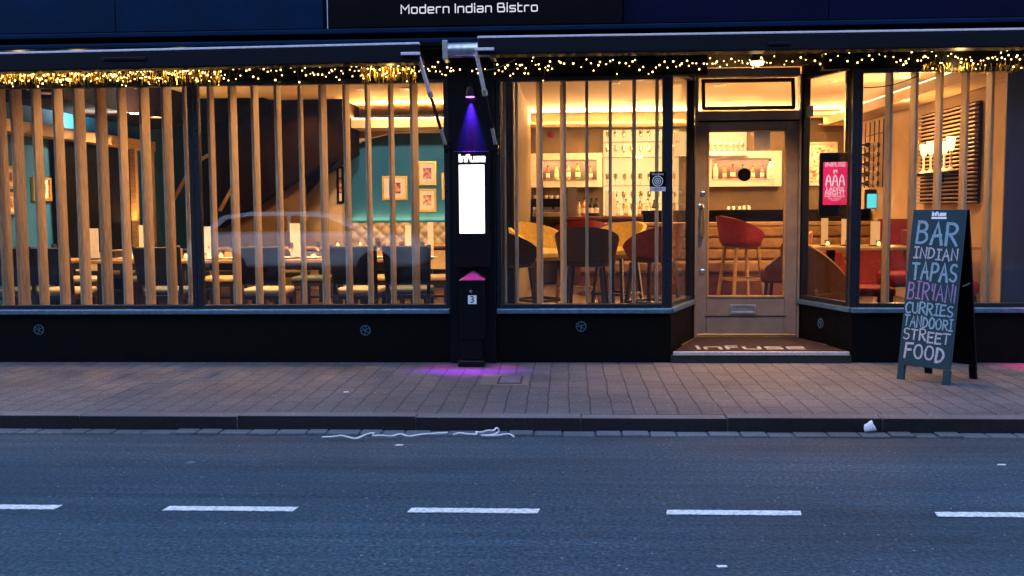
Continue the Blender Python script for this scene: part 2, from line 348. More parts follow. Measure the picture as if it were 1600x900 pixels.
M['cap'] = mat('pillar_cap_paint', (.018,.014,.02), .6, noise=.3, nscale=20)
M['aluminium'] = mat('brushed_edge', (.55,.53,.53), .5, metal=.2, noise=.3, nscale=40)
M['rubber'] = mat('rubber', (.012,.012,.012), .8, noise=.3, nscale=40)
M['glass'] = glass('window_glass', .056)
M['clear'] = glass('drinking_glass', .28, (.86,.82,.76))
M['car_paint'] = mat('silver_car_paint', (.85,.85,.88), .35, metal=.0, coat=.6, noise=.05, nscale=4)
M['opp_brick'] = mat('opposite_brick', (.055,.04,.04), .9, noise=.4, nscale=14)
M['bulb'] = emit('fairy_bulb', (1, .60, .17), 12, light=False)
M['downlight'] = emit('downlight_face', (1, .78, .42), 9, light=False)
M['cove'] = emit('cove_strip', (1, .66, .30), 6, light=False)
M['lightbox'] = emit('lightbox_face', (.93, .97, 1), 3.2)
M['logo_lit'] = emit('lit_logo', (.95, .95, 1), 2.2, light=False)
M['sign_letter'] = emit('sign_letter', (.80, .80, .92), 1.0, light=False)
M['candle'] = emit('candle_flame', (1, .66, .25), 7, light=False)
M['backlit'] = emit('backlit_panel', (1, .60, .22), 1.5)
M['screen_pink'] = emit('screen_pink', (.85, .012, .10), .95, light=False)
M['screen_white'] = emit('screen_white', (1, .8, .85), .9, light=False)
M['screen_cyan'] = emit('screen_cyan', (.10, .75, .80), 1.1)
M['shade_lit'] = emit('lit_shade', (1, .72, .38), 2.2)
M['purple_led'] = emit('purple_led', (.45, .12, 1), 6, light=False)
M['door_lamp'] = emit('door_lamp_face', (1, .72, .32), 14, light=False)
M['tinsel'] = mat('gold_tinsel', (.85,.58,.12), .25, metal=1, noise=.3, nscale=200)
M['wire'] = mat('dark_wire', (.01,.012,.01), .6, noise=.2, nscale=40)

def chalk(name, col):
    m = bpy.data.materials.new(name); m.use_nodes = True; n = m.node_tree.nodes; l = m.node_tree.links; b = n['Principled BSDF']
    tc = n.new('ShaderNodeTexCoord'); t = n.new('ShaderNodeTexNoise'); t.inputs['Scale'].default_value = 110; t.inputs['Detail'].default_value = 5; l.new(tc.outputs['Object'], t.inputs['Vector'])
    r = n.new('ShaderNodeValToRGB'); r.color_ramp.elements[0].position = .28; r.color_ramp.elements[1].position = .50
    r.color_ramp.elements[0].color = (.03, .09, .13, 1); r.color_ramp.elements[1].color = (*col, 1); l.new(t.outputs[0], r.inputs[0]); l.new(r.outputs[0], b.inputs['Base Color'])
    b.inputs['Roughness'].default_value = .95
    return m
M['chalk_white'] = chalk('chalk_white', (.42,.42,.47)); M['chalk_blue'] = chalk('chalk_blue', (.22,.36,.44)); M['chalk_pink'] = chalk('chalk_pink', (.27,.17,.33))

def bottle_mat(name, col): return mat(name, col, .12, spec=.6, noise=.15, nscale=30, coat=.4)
BOT = [bottle_mat('bottle_red', (.45,.03,.03)), bottle_mat('bottle_straw', (.50,.40,.18)), bottle_mat('bottle_pink', (.70,.16,.16)), bottle_mat('bottle_green', (.05,.16,.03)),
       bottle_mat('bottle_amber', (.50,.20,.04)), bottle_mat('bottle_clear', (.60,.55,.48)), bottle_mat('bottle_dark', (.03,.025,.015))]

# ------------------------------------------------------------------ stroke lettering
def arc(cx, cy_, rx, ry, a0, a1, n=8): return [(cx+rx*math.cos(R(a0+(a1-a0)*i/n)), cy_+ry*math.sin(R(a0+(a1-a0)*i/n))) for i in range(n+1)]
HAND = {
 'A': [[(0,0),(.33,1),(.66,0)], [(.12,.38),(.55,.40)]],
 'B': [[(.03,1),(0,0)], [(.03,1)]+arc(.26,.77,.28,.23,90,-90)+[(.05,.53)], [(.05,.53)]+arc(.28,.27,.33,.27,90,-90)+[(0,0)]],
 'C': [arc(.36,.5,.36,.5,55,300,12)],
 'D': [[(.03,1),(0,0)], [(0,1)]+arc(.12,.5,.50,.5,90,-90,10)+[(0,0)]],
 'E': [[(.55,1),(.02,1),(0,0),(.55,.02)], [(.02,.52),(.45,.54)]],
 'F': [[(.58,1),(.03,.98),(0,0)], [(.02,.53),(.45,.55)]],
 'I': [[(.22,1),(.20,0)], [(.02,1),(.42,1)], [(0,0),(.40,0)]],
 'i': [[(.05,1),(.03,0)]],
 'N': [[(0,0),(.02,1),(.58,0),(.60,1)]],
 'O': [arc(.36,.5,.36,.5,90,450,14)],
 'P': [[(.03,1),(0,0)], [(.03,1)]+arc(.28,.74,.32,.26,90,-90)+[(.03,.47)]],
 'R': [[(.03,1),(0,0)], [(.03,1)]+arc(.28,.75,.32,.25,90,-90)+[(.03,.50)], [(.22,.49),(.62,0)]],
 'S': [arc(.30,.75,.28,.25,40,255,8)+arc(.28,.25,.30,.25,80,-150,8)],
 'T': [[(.30,1),(.29,0)], [(0,1),(.62,.98)]],
 'U': [[(0,1),(0,.3)]+arc(.29,.28,.29,.28,180,360,8)+[(.58,1)]],
 'Y': [[(0,1),(.28,.5)], [(.56,1),(.16,0)]],
 'y': [[(0,1),(.04,.62),(.28,.55)], [(.30,1),(.24,.05)]],
 'G': [arc(.36,.5,.36,.5,55,330,12)+[(.70,.48),(.42,.48)]],
 'H': [[(0,0),(0,1)], [(.56,0),(.56,1)], [(0,.5),(.56,.5)]],
 'L': [[(0,1),(0,0),(.5,0)]],
}
def rr(pts, r=.12):                     # round the corners of a polyline a little
    out = [pts[0]]
    for a, b, c in zip(pts, pts[1:], pts[2:]):
        va = Vector(a)-Vector(b); vc = Vector(c)-Vector(b); k = min(r, va.length*.45, vc.length*.45)
        p, q = Vector(b)+va.normalized()*k, Vector(b)+vc.normalized()*k
        mid = Vector(b)*.5 + (p+q)*.25
        out += [tuple(p), tuple(mid), tuple(q)]
    return out + [pts[-1]]
TECH = {
 'M': (.86, [[(0,0),(0,1),(.43,.45),(.86,1),(.86,0)]]),
 'o': (.62, [rr([(.31,0),(0,0),(0,.7),(.62,.7),(.62,0),(.31,0)])]),
 'd': (.62, [rr([(.62,1),(.62,0),(0,0),(0,.7),(.60,.7)])]),
 'e': (.62, [rr([(.58,0),(0,0),(0,.7),(.62,.7),(.62,.36),(.02,.36)])]),
 'r': (.46, [rr([(0,0),(0,.7),(.46,.7)])]),
 'n': (.62, [rr([(0,0),(0,.7),(.62,.7),(.62,0)])]),
 'I': (.0, [[(0,0),(0,1)]]),
 'i': (.0, [[(0,0),(0,.7)], [(0,.9),(0,1.04)]]),
 'a': (.62, [rr([(.04,.7),(.62,.7),(.62,0),(0,0),(0,.38),(.60,.38)])]),
 'B': (.74, [rr([(0,.5),(0,1),(.66,1),(.66,.54),(.04,.54)]), rr([(.0,.54),(0,0),(.74,0),(.74,.52),(.60,.53)])]),
 's': (.60, [rr([(.60,.7),(0,.7),(0,.36),(.60,.36),(.60,0),(0,0)])]),
 't': (.42, [rr([(.0,1),(.0,0),(.42,0)]), [(.02,.7),(.40,.7)]]),
 'f': (.42, [rr([(.0,0),(.0,1),(.42,1)]), [(.02,.55),(.40,.55)]]),
 'u': (.62, [rr([(0,.7),(0,0),(.62,0),(.62,.7)])]),
}
def ribbon(mb, pts, wd, F, lift, t):
    """a flat stroke of width wd along pts (u,v); F maps (u,v,h) into the place"""
    P = [Vector(p) for p in pts]
    if len(P) < 2: return
    L, Rr = [], []
    for i, p in enumerate(P):
        a = (p-P[i-1]) if i else (P[1]-p); b = (P[i+1]-p) if i < len(P)-1 else a
        if a.length < 1e-6: a = b
        if b.length < 1e-6: b = a
        a, b = a.normalized(), b.normalized(); na, nb = Vector((-a.y, a.x)), Vector((-b.y, b.x))
        n = (na+nb); n = n.normalized() if n.length > 1e-4 else na
        k = min(1.6, 1/max(.35, n.dot(na)))
        e = -a*wd*.45 if i == 0 else (b*wd*.45 if i == len(P)-1 else Vector((0,0)))
        L.append(p+e+n*wd/2*k); Rr.append(p+e-n*wd/2*k)
    bm = mb.bm
    top = [(bm.verts.new(F(l.x, l.y, lift+t)), bm.verts.new(F(r.x, r.y, lift+t))) for l, r in zip(L, Rr)]
    bot = [(bm.verts.new(F(l.x, l.y, lift)), bm.verts.new(F(r.x, r.y, lift))) for l, r in zip(L, Rr)]
    for i in range(len(P)-1):
        a, b, c, d = top[i], top[i+1], bot[i], bot[i+1]
        bm.faces.new((a[0], a[1], b[1], b[0])); bm.faces.new((a[0], b[0], d[0], c[0])); bm.faces.new((b[1], a[1], c[1], d[1]))
    bm.faces.new((top[0][1], top[0][0], bot[0][0], bot[0][1])); bm.faces.new((top[-1][0], top[-1][1], bot[-1][1], bot[-1][0]))
def tech_width(s, gap=.26, space=.42):
    return sum((space if c == ' ' else TECH[c][0]+gap) for c in s)
def tech_text(mb, s, h, width, wd, F, t=.004, gap=.26, space=.42, asp=None):
    k = (width/tech_width(s, gap, space)) if width else h
    u, q = 0, 0
    for c in s:
        if c == ' ': u += space; continue
        for st in TECH[c][1]:
            q = (q+1) % 3
            ribbon(mb, [((u+x)*k, y*h) for x, y in st], wd, F, q*.0004, t)
        u += TECH[c][0]+gap
def text_mesh(s, size, M4, material, name, parent, extrude=.001, align='CENTER'):
    cu = bpy.data.curves.new(name, 'FONT'); cu.body = s; cu.size = size; cu.align_x = align; cu.align_y = 'CENTER'; cu.extrude = extrude
    to = bpy.data.objects.new(name, cu); COL.objects.link(to); bpy.context.view_layer.update()
    me = bpy.data.meshes.new_from_object(to.evaluated_get(bpy.context.evaluated_depsgraph_get()))
    bpy.data.objects.remove(to); bpy.data.curves.remove(cu)
    off = Vector((0,0,0)); p = parent
    while p is not None: off += p.location; p = p.parent
    me.transform(Matrix.Translation(-off) @ M4); me.materials.clear(); me.materials.append(material); me.name = name
    o = bpy.data.objects.new(name, me); COL.objects.link(o); o.parent = parent
    return o
def frame_mat(e0, ex, ey):
    ex, ey = Vector(ex).normalized(), Vector(ey).normalized(); n = ex.cross(ey)
    m = Matrix((ex, ey, n)).transposed().to_4x4(); return Matrix.Translation(Vector(e0)) @ m
WALLF = lambda x, z, Y: frame_mat((x, Y, z), (1,0,0), (0,0,1))     # faces the street (-y)

# ================================================================== GROUND
PZ = .09                                     # pavement height
KY = onZ(800, 674, 0).y                      # kerb face
YF = -.06                                    # plinth face
tag(MB().box(-200, 200, -200, KY+.02, -.3, 0).build('road', M['asphalt']), kind='structure')
tag(MB().box(-200, 200, KY+.135, .02, -.3, PZ).build('pavement', M['paving']), kind='structure')
tag(MB().box(-200, 200, 12, 200, -.3, .05).build('ground', M['asphalt']), kind='structure')
mb = MB(); x = -14.0
while x < 14:
    L = random.uniform(.85, 1.2); dz = random.uniform(-.004, .004); dy = random.uniform(-.006, .006)
    mb.box(x+.002, x+L-.002, KY+dy, KY+.13, -.2, PZ+.004+dz); x += L
kb = tag(mb.build('kerb', M['granite'], bevel=.007), kind='structure'); kb.data.materials.append(M['kerb_grime_shade'])
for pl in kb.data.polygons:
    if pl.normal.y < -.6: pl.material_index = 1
mb = MB(); x = -14.0
while x < 14:
    L = random.uniform(.11, .22)
    mb.box(x+.005, x+L-.005, KY-.155+random.uniform(-.008,.008), KY-.03, -.1, .012+random.uniform(-.004,.006)); x += L
tag(mb.build('gutter', M['sett'], bevel=.008), kind='structure')
tag(MB().box(-200, 200, -200, -14.0, -.2, .1).build('opposite_pavement', M['paving']), kind='structure')
# centre dashes
for a, b in ((-140, 89), (258, 460), (638, 840), (1040, 1250), (1461, 1680)):
    y = 791.8 + (a+b)/2*.0079
    yy = onZ((a+b)/2, y, 0).y
    A0, A1 = onZ(a, 791.8+a*.0079, .004), onZ(b, 791.8+b*.0079, .004); B0, B1 = A0, A1
    yc0, yc1 = (A0.y+B0.y)/2, (A1.y+B1.y)/2; hw = .036; sk = .010
    n = 30; top, bot = [], []
    for i in range(n+1):
        X = A0.x + (A1.x-A0.x)*i/n; Yc = A0.y+(A1.y-A0.y)*i/n
        top.append((X+sk, Yc+hw+random.uniform(-.004,.003))); bot.append((X, Yc-hw+random.uniform(-.003,.004)))
    tag(MB().prism(bot + top[::-1], (0,0,.002), (1,0,0), (0,1,0), (0,0,1), .003).build('road_marking', M['road_paint']), kind='structure')

# ================================================================== BUILDING (shopfront and its rooms)
bld = thing('restaurant_building', 'black fronted bistro with slatted lit windows and a recessed door', 'building', (0, 0, PZ))
def part(mb, name, m, parent=None, **k): return mb.build(name, m, parent or bld, **k)
XL, XR = -9.0, 7.5
FZ, CZ = .20, 3.06                            # inside floor, ceiling
BY = 8.3                                      # back wall
P0, P1 = fx(703), fx(775)                     # pilaster
C0, C1 = fx(1048), fx(1331)                   # bay corners
DY = .82
D0, D1 = fx(1085, DY), fx(1250, DY)           # door recess
H0 = fz(400, 136)                             # window head
S0 = fz(400, 484)                             # sill top
Q0, Q1 = fx(1645), fx(1715)                   # second pilaster, past the frame's edge
TOP = 7.2
# plinth
def plinth(x0, x1): return MB().box(x0, x1, YF, .03, PZ-.05, S0-.03)
part(plinth(XL, P0), 'plinth', M['black'], bevel=.006); part(plinth(P1, C0), 'plinth', M['black'], bevel=.006); part(plinth(C1, Q0), 'plinth', M['black'], bevel=.006); part(plinth(Q1, XR), 'plinth', M['black'], bevel=.006)
def splay(x0, x1, z0, z1, t=.06, y0=YF, out=0):
    d = Vector((x1-x0, DY-y0, 0)).normalized(); n = Vector((d.y, -d.x, 0)) * (1 if x1 > x0 else -1)
    n = n if n.y < 0 else n
    a, b = Vector((x0, y0, 0)), Vector((x1, DY, 0))
    s = 1 if x1 > x0 else -1
    off = Vector((-d.y*s, d.x*s, 0))*t
    o = Vector((d.y*s, -d.x*s, 0))*out
    vs = []
    for p in (a+o, b+o, a+off, b+off):
        for z in (z0, z1): vs.append(Vector((p.x, p.y, z)))
    return MB().hexa([vs[0], vs[1], vs[4], vs[5], vs[2], vs[3], vs[6], vs[7]])
part(splay(C0+.002, D0, PZ-.05, S0-.03), 'plinth', M['black'], bevel=.004); part(splay(C1-.002, D1, PZ-.05, S0-.03), 'plinth', M['black'], bevel=.004)
# sills
def sill(x0, x1): return MB().box(x0, x1, YF-.05, .05, S0-.03, S0+.012)
for a, b in ((XL, P0-.003), (P1+.003, C0), (C1, Q0-.003), (Q1+.003, XR)): part(sill(a, b), 'sill', M['sill'], bevel=.006)
part(splay(C0, D0, S0-.028, S0+.012, .10, out=.03, y0=YF+.01), 'sill', M['sill'], bevel=.004); part(splay(C1, D1, S0-.028, S0+.012, .10, out=.03, y0=YF+.01), 'sill', M['sill'], bevel=.004)
# pilasters and header
part(MB().box(P0, P1, -.10, .30, PZ-.05, 2.9), 'pilaster', M['satin'], bevel=.006)
part(MB().box(Q0, Q1, -.10, .30, PZ-.05, 2.9), 'pilaster', M['satin'], bevel=.006)
part(MB().box(XL, D0, -.04, .10, H0+.05, 3.0), 'header', M['black']); part(MB().box(D1, XR, -.04, .10, H0+.08, 3.0), 'header', M['black'])
part(MB().box(D0, D1, -.042, .098, 2.80, 3.0), 'header', M['black'])
part(MB().box(C0-.1, C1+.1, .10, DY+.1, 2.80, 2.9), 'porch_soffit', M['black'])
# upper front
part(MB().box(XL, XR, -.05, .3, 3.0, TOP), 'wall', M['navy'])
part(MB().box(XL, XR, -.22, -.05, fz(800, 50, -.2)+.005, fz(800, 50, -.2)+.05), 'cornice', M['navy'], bevel=.01)
part(MB().box(XL, XR, -.30, -.05, fz(800, 57, -.3)-.045, fz(800, 57, -.3)), 'cornice', M['navy'], bevel=.012)
part(MB().box(XL, XR, -.16, -.05, 2.86, fz(800, 57, -.3)-.05), 'cornice', M['satin'], bevel=.01)
zc = fz(800, 50, -.2)+.05
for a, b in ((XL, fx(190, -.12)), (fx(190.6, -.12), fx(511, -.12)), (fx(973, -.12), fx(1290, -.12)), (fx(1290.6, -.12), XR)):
    part(MB().box(a+.002, b-.002, -.12, -.05, zc+.02, 4.05), 'fascia_board', M['navy'] if b < 0 else M['navy_dim'], bevel=.004)
# room shell
part(MB().box(XL, XR, .3, BY+.3, FZ-.2, FZ), 'floor', M['floor'])
part(MB().box(XL, XR, .10, BY+.3, CZ, CZ+.2), 'ceiling', M['ceiling'])
part(MB().box(XL, XR, BY, BY+.3, FZ, CZ), 'wall', M['taupe'])
LWX = -5.95; RWX = 4.62
part(MB().box(LWX-.3, LWX, 1.2, BY, FZ, CZ), 'wall', M['teal']); part(MB().box(RWX, RWX+.3, .05, BY, FZ, CZ), 'wall', M['plaster'])
part(MB().box(XL, XL+.2, -.03, BY+.3, FZ-.2, TOP), 'wall', M['navy']); part(MB().box(XR-.2, XR, -.03, BY+.3, FZ-.2, TOP), 'wall', M['navy'])
part(MB().box(XL, XR, BY+.3, BY+.5, 0, TOP), 'wall', M['navy']); part(MB().box(XL, XR, -.05, BY+.5, TOP, TOP+.2), 'roof', M['black'])
part(MB().box(XL, LWX-.3, .06, .2, FZ, 2.6), 'wall', M['dark']); part(MB().box(XL+.2, LWX-.3, 1.2, 1.3, FZ, CZ), 'wall', M['teal'])
# partition between dining room and bar
PX = -.62
part(MB().box(PX-.12, PX, 2.2, BY, FZ, CZ), 'partition', M['taupe'])
part(MB().box(PX-.14, PX+.03, 2.05, 2.2, FZ, CZ), 'post', M['maroon'], bevel=.01)
# back coves (soffit box + lit strip)
def cove(x0, x1, yb, zedge, depth=.28, drop=.05, m=None):
    part(MB().box(x0, x1, yb-depth, yb, zedge-drop, zedge), 'soffit', m or M['taupe'])
    c = part(MB().box(x0, x1, yb-depth, yb-depth+.02, zedge+.002, zedge+.035), 'upstand', M['ceiling'])
    part(MB().box(x0+.02, x1-.02, yb-depth+.05, yb-depth+.09, zedge+.006, zedge+.03), 'cove_strip', M['cove'])
    lamp('AREA', ((x0+x1)/2, yb-depth+.12, zedge+.03), 50*(x1-x0), color=BARW, parent=bld, aim=((x0+x1)/2, yb-depth-.9, CZ), sx=x1-x0, sy=.06, name='cove_light')
zA = fz(950, 193, BY-.28)
cove(PX, 2.6, BY, zA)
zB = fz(1290, 179, BY-.28)
cove(2.6, RWX, BY, zB)
# right wall cove
rz_ = onX(1400, 144, RWX-.45).z
part(MB().box(RWX-.45, RWX, .35, BY-.29, rz_-.13, rz_), 'soffit', M['plaster'])
part(MB().box(RWX-.40, RWX-.36, .4, BY-.8, rz_+.004, rz_+.03), 'cove_strip', M['cove'])
lamp('AREA', (RWX-.30, 4.0, rz_+.04), 90, color=BARW, parent=bld, aim=(RWX-1.0, 4.0, CZ), sx=.05, sy=7, name='cove_light')

# ------------------------------------------------------------------ dining room back
AY = 7.0
zC = fz(570, 187, AY-.7)
ax0, ax1 = fx(462, AY), PX-.12
# arch wall with its opening over the banquette
xa, xb = fx(534, AY), PX-.35
zs = fz(545, 250, AY); zt = fz(690, 204, AY); n = 18
ztop = zC-.12
pts = [(ax0, FZ), (xa, FZ)]
for i in range(n+1):
    a = math.pi*(1-i/n); pts.append(((xa+xb)/2+(xb-xa)/2*math.cos(a), zs+(zt-zs)*math.sin(a)))
pts += [(xb, FZ), (ax1, FZ), (ax1, ztop), (ax0, ztop)]
part(MB().prism(pts, (0, AY, 0), (1,0,0), (0,0,1), (0,1,0), .18), 'arch_wall', M['plaster'])
part(MB().box(xa-.3, ax1, AY+.55, AY+.7, FZ, zC), 'wall', M['teal'])
part(MB().box(ax0, ax1, AY-.7, AY+.7, zC-.12, zC), 'soffit', M['plaster'])
part(MB().box(ax0+.02, ax1-.02, AY-.64, AY-.60, zC+.006, zC+.03), 'cove_strip', M['cove'])
lamp('AREA', ((ax0+ax1)/2, AY-.5, zC+.03), 75, parent=bld, aim=((ax0+ax1)/2, AY-1.3, CZ), sx=ax1-ax0, sy=.06, name='cove_light')
# under-stair wall, dark back wall
SY = 6.6
part(MB().box(LWX, ax0+.01, SY+.6, SY+.75, FZ, CZ), 'wall', M['dark'])
bulk = [(300, 173), (405, 173), (466, 199)]
xq = fx(150, 5.4)
part(MB().box(xq, ax0, 5.35, SY+.6, fz(380, 174, 5.35), CZ-.003), 'bulkhead', M['dark'])
# the bulkhead along the side wall, over the teal panel
bx = onZ(150, 143, 2.78).x
part(MB().box(LWX, LWX+.75, 1.3, 5.3, onX(230, 182, LWX+.75).z, CZ-.002), 'bulkhead', M['maroon'])
# stairs seen from the side
stair = thing('staircase', 'dark stained staircase climbing behind the dining tables', 'staircase', (fx(420, SY), SY, FZ))
def flight(pA, pB, pTop, y0, y1):
    a, b = onY(*pA, y0), onY(*pB, y0); nst = 9; poly = [(a.x, a.z), (b.x, b.z)]
    h = 1.25
    for i in range(nst, -1, -1):
        t = i/nst; xx = a.x+(b.x-a.x)*t; zz = a.z+(b.z-a.z)*t+h
        poly.append((xx, zz)); 
        if i: poly.append((xx-(b.x-a.x)/nst, zz))
    return MB().prism(poly, (0, y0, 0), (1,0,0), (0,0,1), (0,1,0), y1-y0)
flight((340, 356), (536, 236), None, SY-.9, SY+.3).build('flight', M['maroon'], stair)
flight((152, 306), (66, 236), None, SY-.9, SY+.3).build('flight', M['maroon'], stair)
for a, b in (((165, 333), (212, 262)), ((272, 312), (298, 262)), ((343, 330), (366, 288)), ((308, 252), (334, 238))):
    MB().bar(onY(*a, SY-1.0), onY(*b, SY-1.0), .035, .05).build('handrail', M['oak'], stair, bevel=.006)
# walls below the flights
p = [onY(q[0], q[1], SY-.6) for q in ((338, 358), (536, 238))]
part(MB().prism([(p[0].x, FZ), (p[0].x, p[0].z), (p[1].x, p[1].z), (ax0+.4, p[1].z), (ax0+.4, FZ)], (0, SY-.6, 0), (1,0,0), (0,0,1), (0,1,0), .1), 'stair_wall', M['mustard'])
p = [onY(q[0], q[1], SY-.6) for q in ((156, 310), (76, 244))]
part(MB().prism([(p[0].x, FZ), (p[0].x, p[0].z), (p[1].x, p[1].z), (p[1].x, FZ)], (0, SY-.6, 0), (1,0,0), (0,0,1), (0,1,0), .1), 'stair_wall', M['mustard'])
# timber pelmet and posts of the side partition
z1 = onX(100, 206, LWX+.2).z; ya, yb = onX(-20, 190, LWX+.2).y, onX(243, 228, LWX+.2).y
part(MB().box(LWX, LWX+.2, ya-.6, yb, z1-.08, z1+.05), 'pelmet', M['oak'], bevel=.005)
for q in (214, 240):
    v = onX(q, 260, LWX+.2); part(MB().box(LWX+.12, LWX+.2, v.y-.05, v.y+.03, FZ, z1-.08), 'post', M['oak'], bevel=.005)
v0, v1 = onX(78, 250, LWX).y, onX(206, 250, LWX).y
part(MB().box(LWX, LWX+.06, v0, v1, FZ, z1-.085), 'panelling', M['dark'])
lamp('AREA', (LWX+.16, (ya+yb)/2, z1+.065), 60, color=(1,.86,.66), parent=bld, aim=(LWX+.02, (ya+yb)/2, z1+.6), sx=.05, sy=yb-ya, name='pelmet_uplight')
star = MB().prism([(math.cos(R(90+36*i))*(.16 if i % 2 == 0 else .065), math.sin(R(90+36*i))*(.16 if i % 2 == 0 else .065)) for i in range(10)], onY(130, 252, 5.2), (1,0,0), (0,0,1), (0,1,0), .03)
tag(star.build('star_ornament', M['gold']), 'gilt star ornament hanging in front of the dark stairs', 'ornament')

# ------------------------------------------------------------------ windows
def window(x0, x1, z0, z1, fw=.045):
    m = MB(); Y0, Y1 = -.03, .05
    m.box(x0, x0+fw, Y0, Y1, z0, z1).box(x1-fw, x1, Y0, Y1, z0, z1).box(x0+fw+.001, x1-fw-.001, Y0, Y1, z0, z0+fw*.8).box(x0+fw+.001, x1-fw-.001, Y0, Y1, z1-fw*.8, z1)
    f = part(m, 'window', M['frame'], bevel=.004)
    MB().box(x0+fw, x1-fw, .004, .012, z0+fw*.8, z1-fw*.8).build('pane', M['glass'], f)
    return f
zh, zb = H0+.05, S0+.012
xm = fx(306)
window(XL+.2, xm-.002, zb, zh); window(xm+.002, P0-.001, zb, zh); window(P1+.001, C0-.03, zb, zh); window(C1+.03, Q0-.001, zb, zh+.03); window(Q1, XR-.2, zb, zh)
def splay_window(x0, x1, px_in):
    d = Vector((x1-x0, DY-.02, 0)); L = d.length; d.normalize(); o = Vector((x0, .02, 0)); s = 1 if x1 > x0 else -1
    nrm = Vector((-d.y*s, d.x*s, 0))
    def bx(m, u0, u1, z0, z1, t0, t1):
        vs = [o + d*u + nrm*t + Vector((0,0,z)) for u in (u0, u1) for t in (t0, t1) for z in (z0, z1)]; m.hexa(vs); return m
    m = MB(); zt_ = 2.79
    bx(m, 0, .045, zb, zt_, 0, .07); bx(m, L-.05, L, zb, zt_, 0, .07); bx(m, .046, L-.051, zb, zb+.04, 0, .07); bx(m, .046, L-.051, zt_-.13, zt_, 0, .07)
    f = part(m, 'window', M['frame'], bevel=.004)
    bx(MB(), .045, L-.05, zb+.04, zt_-.13, .03, .038).build('pane', M['glass'], f)
    return o, d, nrm
splay_window(C0+.01, D0, 0); RS = splay_window(C1-.01, D1, 0)
# corner posts
part(MB().box(C0-.035, C0+.012, -.035, .06, zb, 2.80), 'corner_post', M['frame'], bevel=.004); part(MB().box(C1-.012, C1+.035, -.035, .06, zb, 2.80), 'corner_post', M['frame'], bevel=.004)

# ------------------------------------------------------------------ door
dz0 = fz(1165, 523, DY); dx0, dx1 = fx(1090, DY), fx(1247, DY); dzt = fz(1165, 190, DY)
fr = MB(); ztt = fz(1165, 117, DY)
fr.box(D0, dx0, DY-.04, DY+.08, dz0-.05, ztt).box(dx1, D1, DY-.04, DY+.08, dz0-.05, ztt).box(dx0, dx1, DY-.038, DY+.078, ztt-.02, ztt+.06)
fr.box(dx0, dx1, DY-.037, DY+.077, dzt+.012, fz(1165, 174, DY))
frm = part(fr, 'door_frame', M['door'], bevel=.005)
part(MB().box(dx0, dx1, DY-.02, DY+.06, dzt+.002, dzt+.014), 'weather_bar', M['dark'])
# hopper light above, tilted open
tz0, tz1 = fz(1165, 171, DY), fz(1165, 121, DY); tx0, tx1 = fx(1096, DY), fx(1241, DY)
th = R(12); m = MB(); zz = tz1-tz0
TM = Matrix.Translation((0, DY, tz0)) @ Matrix.Rotation(-th, 4, 'X')
m.box(tx0, tx0+.032, -.02, .02, 0, zz, TM).box(tx1-.032, tx1, -.02, .02, 0, zz, TM).box(tx0+.0325, tx1-.0325, -.02, .02, 0, .028, TM).box(tx0+.0325, tx1-.0325, -.02, .02, zz-.03, zz, TM)
M['umber'] = mat('umber_paint', (.05,.028,.016), .5, noise=.3, nscale=9)
hp = part(m, 'transom_window', M['umber'], bevel=.003)
MB().box(tx0+.032, tx1-.032, -.004, .004, .028, zz-.03, TM).build('pane', M['glass'], hp)
gx0, gx1, gz0, gz1 = fx(1105, DY), fx(1228, DY), fz(1165, 465, DY), fz(1165, 203, DY)
m = MB()
m.box(dx0+.003, gx0, DY, DY+.05, dz0+.012, dzt).box(gx1, dx1-.003, DY, DY+.05, dz0+.012, dzt).box(gx0+.001, gx1-.001, DY, DY+.05, gz1, dzt).box(gx0+.001, gx1-.001, DY, DY+.05, dz0+.012, gz0)
zmid = fz(1165, 493, DY)
leaf = part(m, 'door', M['door'], bevel=.004)
MB().box(gx0-.02, gx1+.02, DY-.006, DY-.001, zmid-.008, zmid-.002).build('rail_groove', M['dark'], leaf)
b_ = MB()
for a in ((gx0, gx0+.018, gz0, gz1), (gx1-.018, gx1, gz0, gz1), (gx0+.019, gx1-.019, gz0, gz0+.018), (gx0+.019, gx1-.019, gz1-.018, gz1)): b_.box(a[0], a[1], DY-.008, DY+.03, a[2], a[3])
b_.build('glazing_bead', M['oak'], leaf, bevel=.003)
MB().box(gx0+.001, gx1-.001, DY+.012, DY+.018, gz0+.001, gz1-.001).build('pane', M['glass'], leaf)
hx = fx(1098, DY); h0_, h1_ = fz(1098, 368, DY), fz(1098, 320, DY)
MB().tube([(hx, DY-.005, h0_), (hx, DY-.05, h0_), (hx, DY-.06, h0_+.03), (hx, DY-.06, h1_-.03), (hx, DY-.05, h1_), (hx, DY-.005, h1_)], .011, 8).build('handle', M['brass'], leaf, smooth=True)
for zpx in (302, 424, 322): MB().lathe([(.0,0),(.024,0),(.024,.008),(.012,.014),(0,.015)], n=14, M=Matrix.Translation((hx if zpx != 322 else hx-.03, DY-.001, fz(1098, zpx, DY))) @ Matrix.Rotation(R(90), 4, 'X')).build('lock', M['chrome'], leaf, smooth=True)
lx0, lx1, lz0, lz1 = fx(1142, DY), fx(1183, DY), fz(1163, 490, DY), fz(1163, 476, DY)
m = MB(); m.box(lx0, lx1, DY-.012, DY-.001, lz0, lz0+.018).box(lx0, lx1, DY-.012, DY-.001, lz1-.018, lz1).box(lx0, lx0+.02, DY-.012, DY-.001, lz0+.019, lz1-.019).box(lx1-.02, lx1, DY-.012, DY-.001, lz0+.019, lz1-.019)
m.box(lx0+.021, lx1-.021, DY-.006, DY-.001, lz0+.019, lz1-.019)
m.build('letterbox', M['steel'], leaf, bevel=.002)
part(MB().box(dx0+.01, dx1-.01, DY-.045, DY-.005, dz0-.012, dz0+.010), 'threshold', M['brass'], bevel=.003)
